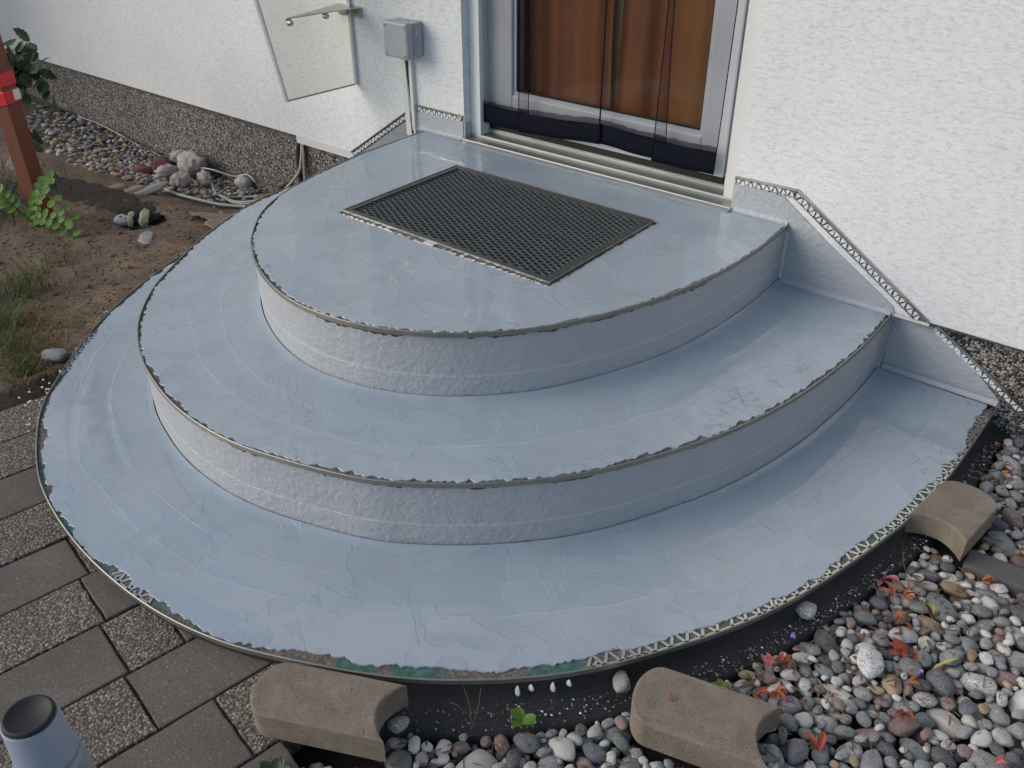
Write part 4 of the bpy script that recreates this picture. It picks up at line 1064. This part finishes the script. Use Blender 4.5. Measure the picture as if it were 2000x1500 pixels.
# ------------------------------------------------------------------ plants
def leafmat(name,c1,c2,trans=.35):
    n=NT(name); a=n.noise(30,3,.5,n.geo()); col=n.mix(n.ramp(a,[(.35,0),(.65,1)]),c1,c2)
    n.set(color=col,rough=.5); tr=n.new('ShaderNodeBsdfTranslucent',{'Color':(*[x*1.2 for x in c2],1)})
    mx=n.new('ShaderNodeMixShader',{0:trans,1:n.b.outputs[0],2:tr.outputs[0]}); n.t.links.new(mx.outputs[0],n.out.inputs[0]); return n.m
ML=leafmat('fresh_green_leaf',(.10,.22,.030),(.16,.30,.045)); MLD=leafmat('dark_green_leaf',(.018,.045,.015),(.035,.07,.022),.2)
MGR=leafmat('grass_green',(.045,.075,.02),(.10,.13,.035)); MGD=leafmat('dry_grass',(.20,.14,.06),(.34,.25,.12)); MTW_=plain('dry_twig',(.16,.11,.07),.9)
def leaf(c,d,n,L_,W_,cup=.15,shape='round',k=5):
    """one leaf blade as verts/faces, base at c pointing along d"""
    c=Vector(c);d=Vector(d).normalized();n=Vector(n); s=d.cross(n).normalized(); n=s.cross(d)
    V=[];F=[]
    for i in range(k+1):
        t=i/k; w=W_/2*(math.sin(math.pi*min(1,t*.94+.03))**(.55 if shape=='round' else .9))*(random.uniform(.7,1.15) if shape=='pointed' else 1)
        if shape=='blade': w=W_/2*(1-t)**.7
        m=c+d*L_*t+n*(cup*L_*math.sin(t*2.4)*(.5))
        V+=[m-s*w+n*w*cup,m-n*w*cup*.6,m+s*w+n*w*cup]
    for i in range(k):
        for j in range(2): F.append((i*3+j,i*3+j+1,(i+1)*3+j+1,(i+1)*3+j))
    return V,F
pln=empty('seedling',(-1.97,-.90,-.40)); tag(pln,'bright green seedling with round paired leaflets growing around the post foot','plant')
stems=[[(-1.99,-.93,-.41),(-1.96,-.95,-.33),(-1.90,-.92,-.25),(-1.83,-.90,-.27),(-1.78,-.88,-.33)],[(-1.99,-.93,-.41),(-1.95,-.95,-.36),(-1.88,-.93,-.34),(-1.82,-.91,-.36),(-1.78,-.90,-.395)],[(-1.99,-.93,-.41),(-2.02,-.97,-.33),(-2.08,-.99,-.30),(-2.16,-1.0,-.32),(-2.22,-1.0,-.37)],[(-2.02,-.96,-.36),(-2.08,-1.0,-.26),(-2.15,-1.0,-.24)],[(-1.96,-.95,-.35),(-1.93,-.90,-.24),(-1.89,-.87,-.20)]]
for st in stems:
    P_=spline(st,16); sg=obj('stem',tube([tuple(p) for p in P_],.0018,5),MGR,pln)
    for i in range(3,16,2):
        for sd_ in (-1,1):
            t=Vector(P_[min(i+1,15)]-P_[i-1]).normalized(); side=t.cross(Vector((.3,-.5,.8))).normalized()*sd_
            d=side+t*.35+Vector((0,-.1,random.uniform(-.25,.25))); V,F=leaf(P_[i],d,(.35,-.5,.8),random.uniform(.030,.040),random.uniform(.024,.030),.12)
            obj('leaflet',(V,F),ML,pln,smooth=True)
# dark shrub at the left edge
shr=empty('shrub',(-2.55,-.75,-.4)); tag(shr,'dark green shrub with toothed leaves at the left edge by the post','shrub')
obj('stem',tube([(-2.62,-.80,-.42),(-2.55,-.78,-.1),(-2.31,-.72,.1),(-2.32,-.70,.12)],.006,6),MTW_,shr)
def toothed(c,d,n,L_,W_):
    c=Vector(c);d=Vector(d).normalized();n=Vector(n);s=d.cross(n).normalized();n=s.cross(d); pts=[]
    m=9
    for sgn in (1,-1):
        row=[]
        for i in range(m+1):
            t=i/m; w=W_/2*math.sin(math.pi*(t*.9+.08))**.7
            row.append(c+d*L_*(t+(.05 if i%2 else 0))+s*sgn*w*(1.0 if i%2 else .80)+n*.1*L_*math.sin(t*3))
        pts.append(row)
    V=[c]+pts[0]+pts[1]; F=[]
    mid=[c+d*L_*i/m+n*.03*L_ for i in range(m+1)]; k=len(V); V+=mid
    for i in range(m):
        F.append((1+i,2+i,k+i+1,k+i)); F.append((1+m+1+i,k+i,k+i+1,2+m+1+i))
    return V,F
for k in range(95):
    u=random.random(); c=Vector((-2.30+random.gauss(0,.075),-.71+random.gauss(0,.05),.115+random.gauss(0,.045)))
    V,F=toothed(c,(random.gauss(.3,.6),random.gauss(-.3,.5),random.gauss(-.3,.5)),(random.gauss(0,.4),-.6,.7),random.uniform(.05,.085),random.uniform(.04,.065))
    obj('leaf',(V,F),MLD,shr)
for k in range(24):
    c=Vector((-2.27+random.gauss(0,.03),-.76+random.gauss(0,.03),-.02-.012*k)); V,F=toothed(c,(random.gauss(0,.5),random.gauss(-.2,.5),-.6),(0,-.7,.6),.06,.045); obj('leaf',(V,F),MLD,shr)
# tree added out of view at the left to shade the wall's far end
shade_tree=empty('shade_tree',(-5.4,-1.2,-.4)); tag(shade_tree,'leafy tree added out of view left of the house to shade the wall','shade_tree')
obj('trunk',tube([(-5.4,-1.2,-.5),(-5.4,-1.2,.6),(-5.38,-1.18,1.6),(-5.35,-1.15,2.8)],.09,10,rads=[.12,.10,.07,.03]),MTW_,shade_tree)
V=[];F=[]
for k in range(4200):
    d=Vector((random.gauss(0,1),random.gauss(0,1),random.gauss(0,1))).normalized()*random.random()**.45
    c=Vector((-5.35+d.x*1.05,-1.15+d.y*1.0,1.45+d.z*1.75)); v,f=leaf(c,(random.gauss(0,1),random.gauss(0,1),-.5),(random.gauss(0,.5),random.gauss(0,.5),1),.11,.07,.1,'round',2); n0=len(V); V+=v; F+=[tuple(i+n0 for i in q) for q in f]
tag(obj('crown',(V,F),leafmat('yellow_green_leaf',(.10,.13,.025),(.17,.19,.04),.4),shade_tree),kind=None)  # crown leaves in a plain yellow-green
# dark brown ground band between post and gravel
V=[];F=[]
for i in range(41):
    for j in range(15):
        u=i/40*2-1; w2=j/14*2-1; x=-2.17+.42*u-.05*w2; y=-.60+.11*w2+.07*u
        V.append((x,y,soil_z(x,y)+.004+.006*noise.noise(Vector((x*30,y*30,0)))-.016*max(0,u*u+w2*w2-.55+.5*noise.noise(Vector((x*12,y*12,3))))))
for i in range(40):
    for j in range(14): F.append((i*15+j,(i+1)*15+j,(i+1)*15+j+1,i*15+j+1))
tag(obj('dark_ground_band',(V,F),plain('dark_brown_band',(.040,.031,.024),.95,0,.6,90,1,.005),smooth=True),kind='structure')
# grass
def tuft(parts,cx,cy,n,hh,spread,lean=1.0):
    for k in range(n):
        x=cx+random.gauss(0,spread); y=cy+random.gauss(0,spread); a=random.uniform(0,6.28); h=hh*random.uniform(.5,1.2); l=lean*random.uniform(.3,1.3)*h; z=soil_z(x,y)-.003
        w=random.uniform(.0012,.0026); dx,dy=math.cos(a),math.sin(a); V=[]
        for i in range(5):
            t=i/4; px=x+dx*l*t*t; py=y+dy*l*t*t; pz=z+h*(t-.45*t*t*lean*.8); ww=w*(1-t*.85); V+=[(px-dy*ww,py+dx*ww,pz),(px+dy*ww,py-dx*ww,pz)]
        parts.append((V,[(2*i,2*i+1,2*i+3,2*i+2) for i in range(4)]))
for (lst,mt,nm,lb) in (
  ([(-1.46,-1.26,200,.10,.06),(-1.28,-1.42,240,.09,.05),(-1.12,-1.45,150,.08,.04),(-.98,-1.475,160,.055,.03),(-1.55,-1.06,60,.09,.07),(-1.5,-1.5,300,.08,.12)],MGR,'grass','green grass blades growing in the sandy soil at the left edge'),
  ([(-1.20,-1.40,800,.045,.075),(-1.06,-1.44,600,.04,.055),(-1.4,-1.5,260,.045,.10),(-.92,-1.47,90,.03,.035),(-1.36,-.86,40,.025,.03),(-1.45,-.60,30,.02,.03)],MGD,'dry_grass','dry straw-coloured grass lying beside the left edge of the steps'),
  ([(-2.45,-1.05,700,.12,.16),(-2.3,-1.25,400,.10,.12),(-2.7,-1.2,500,.12,.2),(-2.2,-1.15,160,.08,.07),(-2.5,-.75,150,.1,.1)],MLD,'dark_grass','dark grass behind the red-brown post')):  # dark tufts take the dark green leaf material
    pr_=[]
    for t_ in lst: tuft(pr_,*t_,lean=1.6 if mt is MGD else 1.0)
    tag(obj(nm,join(pr_),mt),lb,'grass',kind='stuff')
pr_=[]
for k in range(260):
    x=random.uniform(-2.0,-.95); y=random.uniform(-1.5,-.5)
    if poly_in(np.array(x),np.array(y),np.vstack([OUT[0],[[1.3,.3],[-1.3,.3]]])): continue
    a=random.uniform(0,3.14); l=random.uniform(.012,.06) if k%6 else random.uniform(.06,.11); p0=Vector((x,y,soil_z(x,y)+.003)); x2=x+math.cos(a)*l; y2=y+math.sin(a)*l
    pr_.append(tube([p0,((x+x2)/2,(y+y2)/2,soil_z((x+x2)/2,(y+y2)/2)+.008),(x2,y2,soil_z(x2,y2)+.003)],.0009,4))
tag(obj('straw_litter',join(pr_),MTW_),'bits of dry stalk scattered over the sandy soil','litter',kind='stuff')
pr_=[]
for k in range(1300):      # crumbs of earth and debris
    x=random.uniform(-2.1,-.75); y=random.uniform(-1.65,-.45); r=random.uniform(.0015,.006)*(2 if k%25==0 else 1)
    if poly_in(np.array(x),np.array(y),np.vstack([OUT[0],[[1.3,.3],[-1.3,.3]]])): continue
    v,f=PROV[k%12]; pr_.append(([(p[0]*r*1.3+x,p[1]*r+y,p[2]*r*.8+soil_z(x,y)+r*.3) for p in v[::1]],[tuple(q) for q in f]))
tag(obj('earth_crumbs',join(pr_),MSO,smooth=True),'crumbs of brown earth on the sandy soil','soil',kind='stuff')
pr_=[]
for k in range(80):      # white plaster crumbs along the left edge
    t=random.uniform(.22,.37); i=int(t*NS); d=abs(random.gauss(0,.035))+.010; q=OUT[0][i]-inward(OUT[0])[i]*d; r=random.uniform(.0012,.004)
    v,f=PROV[k%12]; zz=max(soil_z(q[0],q[1]),-.375 if q[0]>-.85 else -9)
    pr_.append(([(p[0]*r*1.3+q[0],p[1]*r+q[1],p[2]*r*.7+zz+r*.3) for p in v],[tuple(g) for g in f]))
tag(obj('plaster_crumbs',join(pr_),MWH,smooth=True),'white plaster crumbs spilled along the left edge of the steps','debris',kind='stuff')
pr_=[];pr2=[]
for k in range(900):
    i=int(random.uniform(.60,.985)*NS); d=random.uniform(.012,.072*LW[i]); q=OUT[0][i]-inward(OUT[0])[i]*d; r=random.choice([.0007,.001,.0015,.0022]); v,f=PROV[k%12]
    (pr_ if k%9 else pr2).append(([(p[0]*r*1.3+q[0],p[1]*r+q[1],p[2]*r*.7-.4055) for p in v],[tuple(g) for g in f]))
tag(obj('ledge_grit',join(pr_),STONES[0]),'grey grit strewn over the black ledge round the lowest step','grit',kind='stuff')
tag(obj('coating_crumbs',join(pr2),MWH),'pale crumbs of dried coating on the black ledge','debris',kind='stuff')
pr_=[]
for k in range(260):
    cx,cy=random.choice([(1.24,-1.12),(1.30,-.80),(1.38,-.86),(1.20,-1.2),(1.42,-.7),(1.33,-1.0),(.80,-1.72),(1.40,-.25)]); x=cx+random.gauss(0,.045); y=cy+random.gauss(0,.045)
    if not bool(allow_R(np.array([x]),np.array([y]))[0]): continue
    a=random.uniform(0,6.28); v,f=leaf((x,y,hz(x,y,.004)+.001),(math.cos(a),math.sin(a),random.uniform(-.3,.3)),(random.gauss(0,.4),random.gauss(0,.4),1),random.uniform(.010,.024),random.uniform(.004,.009),.2,'pointed',3); pr_.append((v,f))
tag(obj('bark_chips',join(pr_),plain('bark_chip',(.13,.085,.055),.9,0,.4,60,.6)),'brown bark chips and leaf scraps lying among the pebbles','litter',kind='stuff')
# soil litter filling between the pebbles
pr_=[]
for k in range(2600):
    x=random.uniform(.6,1.75); y=random.uniform(-1.85,0)
    if not bool(allow_R(np.array([x]),np.array([y]))[0]): continue
    a=random.uniform(0,6.28); l=random.uniform(.008,.028); z=hz(x,y,.003)+.001; x2=x+math.cos(a)*l; y2=y+math.sin(a)*l
    if z<-.412: z+=0
    pr_.append(tube([(x,y,z),(x2,y2,z+random.uniform(-.004,.006))],random.uniform(.0005,.0013),4))
tag(obj('bark_litter',join(pr_),MTW_),'brown twig and bark crumbs caught between the pebbles','litter',kind='stuff')
bm=bmesh.new(); 
n_=60;V=[];F=[]
for i in range(n_+1):
    for j in range(n_+1):
        x=.5+1.7*i/n_; y=-2.3+2.32*j/n_; V.append((x,y,-.452+.006*noise.noise(Vector((x*12,y*12,0)))))
F=[(i*(n_+1)+j,(i+1)*(n_+1)+j,(i+1)*(n_+1)+j+1,i*(n_+1)+j+1) for i in range(n_) for j in range(n_)]
obj('earth',(V,F),plain('dark_humus',(.035,.025,.019),.95,0,.5,120,1,.004),gb,smooth=True)
# ------------------------------------------------------------------ fallen leaves
MRD=leafmat('red_leaf',(.30,.045,.025),(.46,.10,.04),.2); MPKL=leafmat('dusty_pink_leaf',(.42,.11,.12),(.50,.17,.16),.2); MYL=leafmat('yellow_leaf',(.42,.33,.06),(.52,.42,.13),.2); MOR=leafmat('orange_leaf',(.42,.10,.03),(.52,.17,.045),.2); MMG=leafmat('magenta_petal',(.60,.02,.22),(.70,.05,.3),.2); MVI=leafmat('violet_petal',(.38,.22,.62),(.5,.35,.7),.2)
def lobed(name,x,y,size_,mat,label,a0=0,n=5,z=None,cat='leaf',w=.36,group=None):
    size=size_*.86
    z=hz(x,y,size*.3)+.004 if z is None else z; pr=[]
    for k in range(n):
        a=a0+(k-(n-1)/2)*(.62 if n>2 else .9)
        v,f=leaf((x,y,z+.001*k),(math.cos(a),math.sin(a),.12+random.uniform(-.15,.2)),(random.uniform(-.3,.3),random.uniform(-.3,.3),1),size*(1-.12*abs(k-(n-1)/2)),size*w*random.uniform(.7,1.15),random.uniform(.2,.8),'pointed',6); pr.append((v,f))
    o=obj(name,join(pr),mat,smooth=True); tag(o,label,cat,group)
lobed('fallen_leaf',1.292,-.752,.052,MPKL,'dusty pink lobed leaf at the outer rim of the black ledge',-.5,4)
lobed('fallen_leaf',1.405,-.925,.060,MRD,'largest brick-red lobed leaf, left of the lower yellow leaf',-2.2,5)
lobed('fallen_leaf',1.362,-.845,.045,MRD,'narrow red leaf pointing down between grey pebbles below the upper yellow leaf',-1.2,2)
lobed('fallen_leaf',1.345,-.775,.034,MRD,'small ragged red leaf above the pale pebble near the ledge',.4,4)
lobed('fallen_leaf',1.330,-.792,.030,MOR,'orange leaf tip next to the small ragged red leaf',2.6,2)
lobed('fallen_leaf',1.347,-.835,.030,MOR,'orange-red leaf lying under the white pebble near the ledge',.1,2)
lobed('fallen_leaf',1.205,-1.128,.036,MPKL,'pink-red leaf at the ledge rim right of the middle edging block',1.9,3)
lobed('fallen_leaf',1.222,-1.100,.034,MRD,'red-orange upright leaf next to the pink-red leaf by the ledge',1.3,3)
lobed('fallen_leaf',1.238,-1.163,.034,MOR,'orange crumpled leaf cluster just above the middle edging block',-.4,5)
lobed('fallen_leaf',1.213,-1.195,.038,MRD,'brick-red leaf tucked against the back of the middle edging block',.3,3)
lobed('fallen_leaf',1.445,-1.062,.036,MRD,'curled red leaf under the black and white marbled pebble',-1.5,3)
lobed('fallen_leaf',1.425,-.985,.026,MOR,'small orange leaf right of the marbled pebble',.6,2)
lobed('fallen_leaf',1.352,-1.238,.044,MRD,'long torn red leaf near the bottom edge, right of the middle block',2.2,2)
lobed('fallen_leaf',1.462,-.625,.030,MOR,'orange-red leaf between white pebbles near the grey kerb',.2,3)
lobed('fallen_leaf',1.502,-.497,.036,MRD,'bright red leaf behind the grey kerb at the right edge',-.6,2)
lobed('fallen_leaf',1.408,-.305,.022,MOR,'orange scrap of leaf on the right edging block',.3,3,z=-.340)
lobed('fallen_leaf',1.596,-1.068,.030,MPKL,'pink-red leaf at the bottom right corner',.8,2)
lobed('fallen_leaf',1.395,-.17,.020,MRD,'small red leaf beside the pebbles at the plinth',.8,3)
lobed('fallen_leaf',1.358,-.11,.018,MPKL,'small pink leaf on the black ledge near the plinth',.8,3,z=-.395)
lobed('fallen_leaf',1.115,-1.352,.020,MRD,'tiny red scrap of leaf on top of the middle edging block',1.2,2,z=-.337,w=.2)
lobed('fallen_leaf',1.388,-.772,.062,MYL,'upper long yellow willow leaf lying on the pebbles',-1.05,1,w=.24)
lobed('fallen_leaf',1.452,-.935,.060,MYL,'lower long yellow willow leaf beside the largest red leaf',-.35+1.2,1,w=.24)
lobed('petal',1.264,-.848,.011,MMG,'magenta petal by the rim of the black ledge',.3,2,cat='petal',w=.8)
lobed('petal',1.262,-1.172,.011,MMG,'magenta petal in the orange leaf cluster',.3,2,cat='petal',w=.8)
lobed('petal',1.39,-.90,.014,MVI,'violet petal right of the large dark grey pebbles',.9,1,cat='petal',w=.5)
lobed('petal',1.432,-.95,.013,MVI,'violet petal at the foot of the lower yellow leaf',-.9,2,cat='petal',w=.7)
lobed('petal',1.208,-1.03,.013,MVI,'pale violet petal by the ledge rim',.4,2,cat='petal',w=.7)
lobed('petal',.765,-1.655,.012,MVI,'violet petal beside the front edging block',.4,2,cat='petal',w=.9)
# small weeds
def weed(x,y,z,n,size,label,mat,name='weed'):
    w=empty(name,(x,y,z)); tag(w,label,'weed')
    for k in range(n):
        a=k*2.4+random.uniform(-.3,.3); v,f=leaf((x,y,z+.004),(math.cos(a),math.sin(a),.45),(0,0,1),size*random.uniform(.8,1.2),size*.62,.2,'round',5); obj('leaf',(v,f),mat,w,smooth=True)
weed(.912,-1.512,-.402,5,.030,'small bright green weed at the rim of the front ledge',ML)
weed(1.155,-1.222,-.405,5,.018,'tiny green weed behind the middle edging block',ML)
weed(.665,-1.868,-.385,9,.035,'dark green weed at the bottom edge beside the front edging block',MLD)
weed(.705,-1.838,-.395,6,.030,'light green weed at the bottom edge next to the dark weed',ML)
def stalk(pts_list,label,x,y,z):
    s_=empty('dry_stalk',(x,y,z)); tag(s_,label,'stalk')
    for p in pts_list: obj('stem',tube([tuple(q) for q in spline(p,10)],.0007,4),MGD,s_)
stalk([[(.845,-1.575,-.41),(.838,-1.568,-.36),(.822,-1.565,-.32)],[(.845,-1.575,-.41),(.853,-1.562,-.35),(.858,-1.56,-.30)],[(.843,-1.572,-.38),(.825,-1.585,-.35),(.812,-1.59,-.345)]],'dry branching stalk standing on the black ledge in front',.845,-1.575,-.41)
stalk([[(1.29,-.62,-.39),(1.33,-.72,-.385),(1.40,-.80,-.385),(1.43,-.83,-.39)]],'long dry stalk lying across ledge and pebbles by the pink leaf',1.29,-.62,-.39)
# ------------------------------------------------------------------ blue-grey tube in the foreground
tu=empty('tube_leg',(.757,-2.159,-.375)); tag(tu,'blue-grey tapered plastic tube with black cap at the bottom left corner','tube')
def lathe(name,prof,mat,par,c,n=48):
    V=[];F=[]
    for r,z in prof:
        for k in range(n): a=2*math.pi*k/n; V.append((c[0]+r*math.cos(a),c[1]+r*math.sin(a),z))
    for i in range(len(prof)-1):
        for k in range(n): F.append((i*n+k,i*n+(k+1)%n,(i+1)*n+(k+1)%n,(i+1)*n+k))
    return obj(name,(V,F),mat,par,smooth=True)
c=(.757,-2.159)
lathe('tube_body',[(.060,-.375),(.052,-.2),(.041,.0),(.0345,.098),(.0345,.1005),(.0312,.1015),(.0312,.1085),(.0332,.1095),(.0325,.115),(.0305,.117),(.0285,.172),(.0262,.1735),(.0262,.168)],MPX,tu,c)
lathe('cap',[(.0262,.160),(.0262,.1765),(.0245,.1785),(.0225,.1785),(.020,.176),(.001,.1748),(.0,.1748)],MRB,tu,c)
# ------------------------------------------------------------------ render
S.render.engine='CYCLES'
print('DONE')
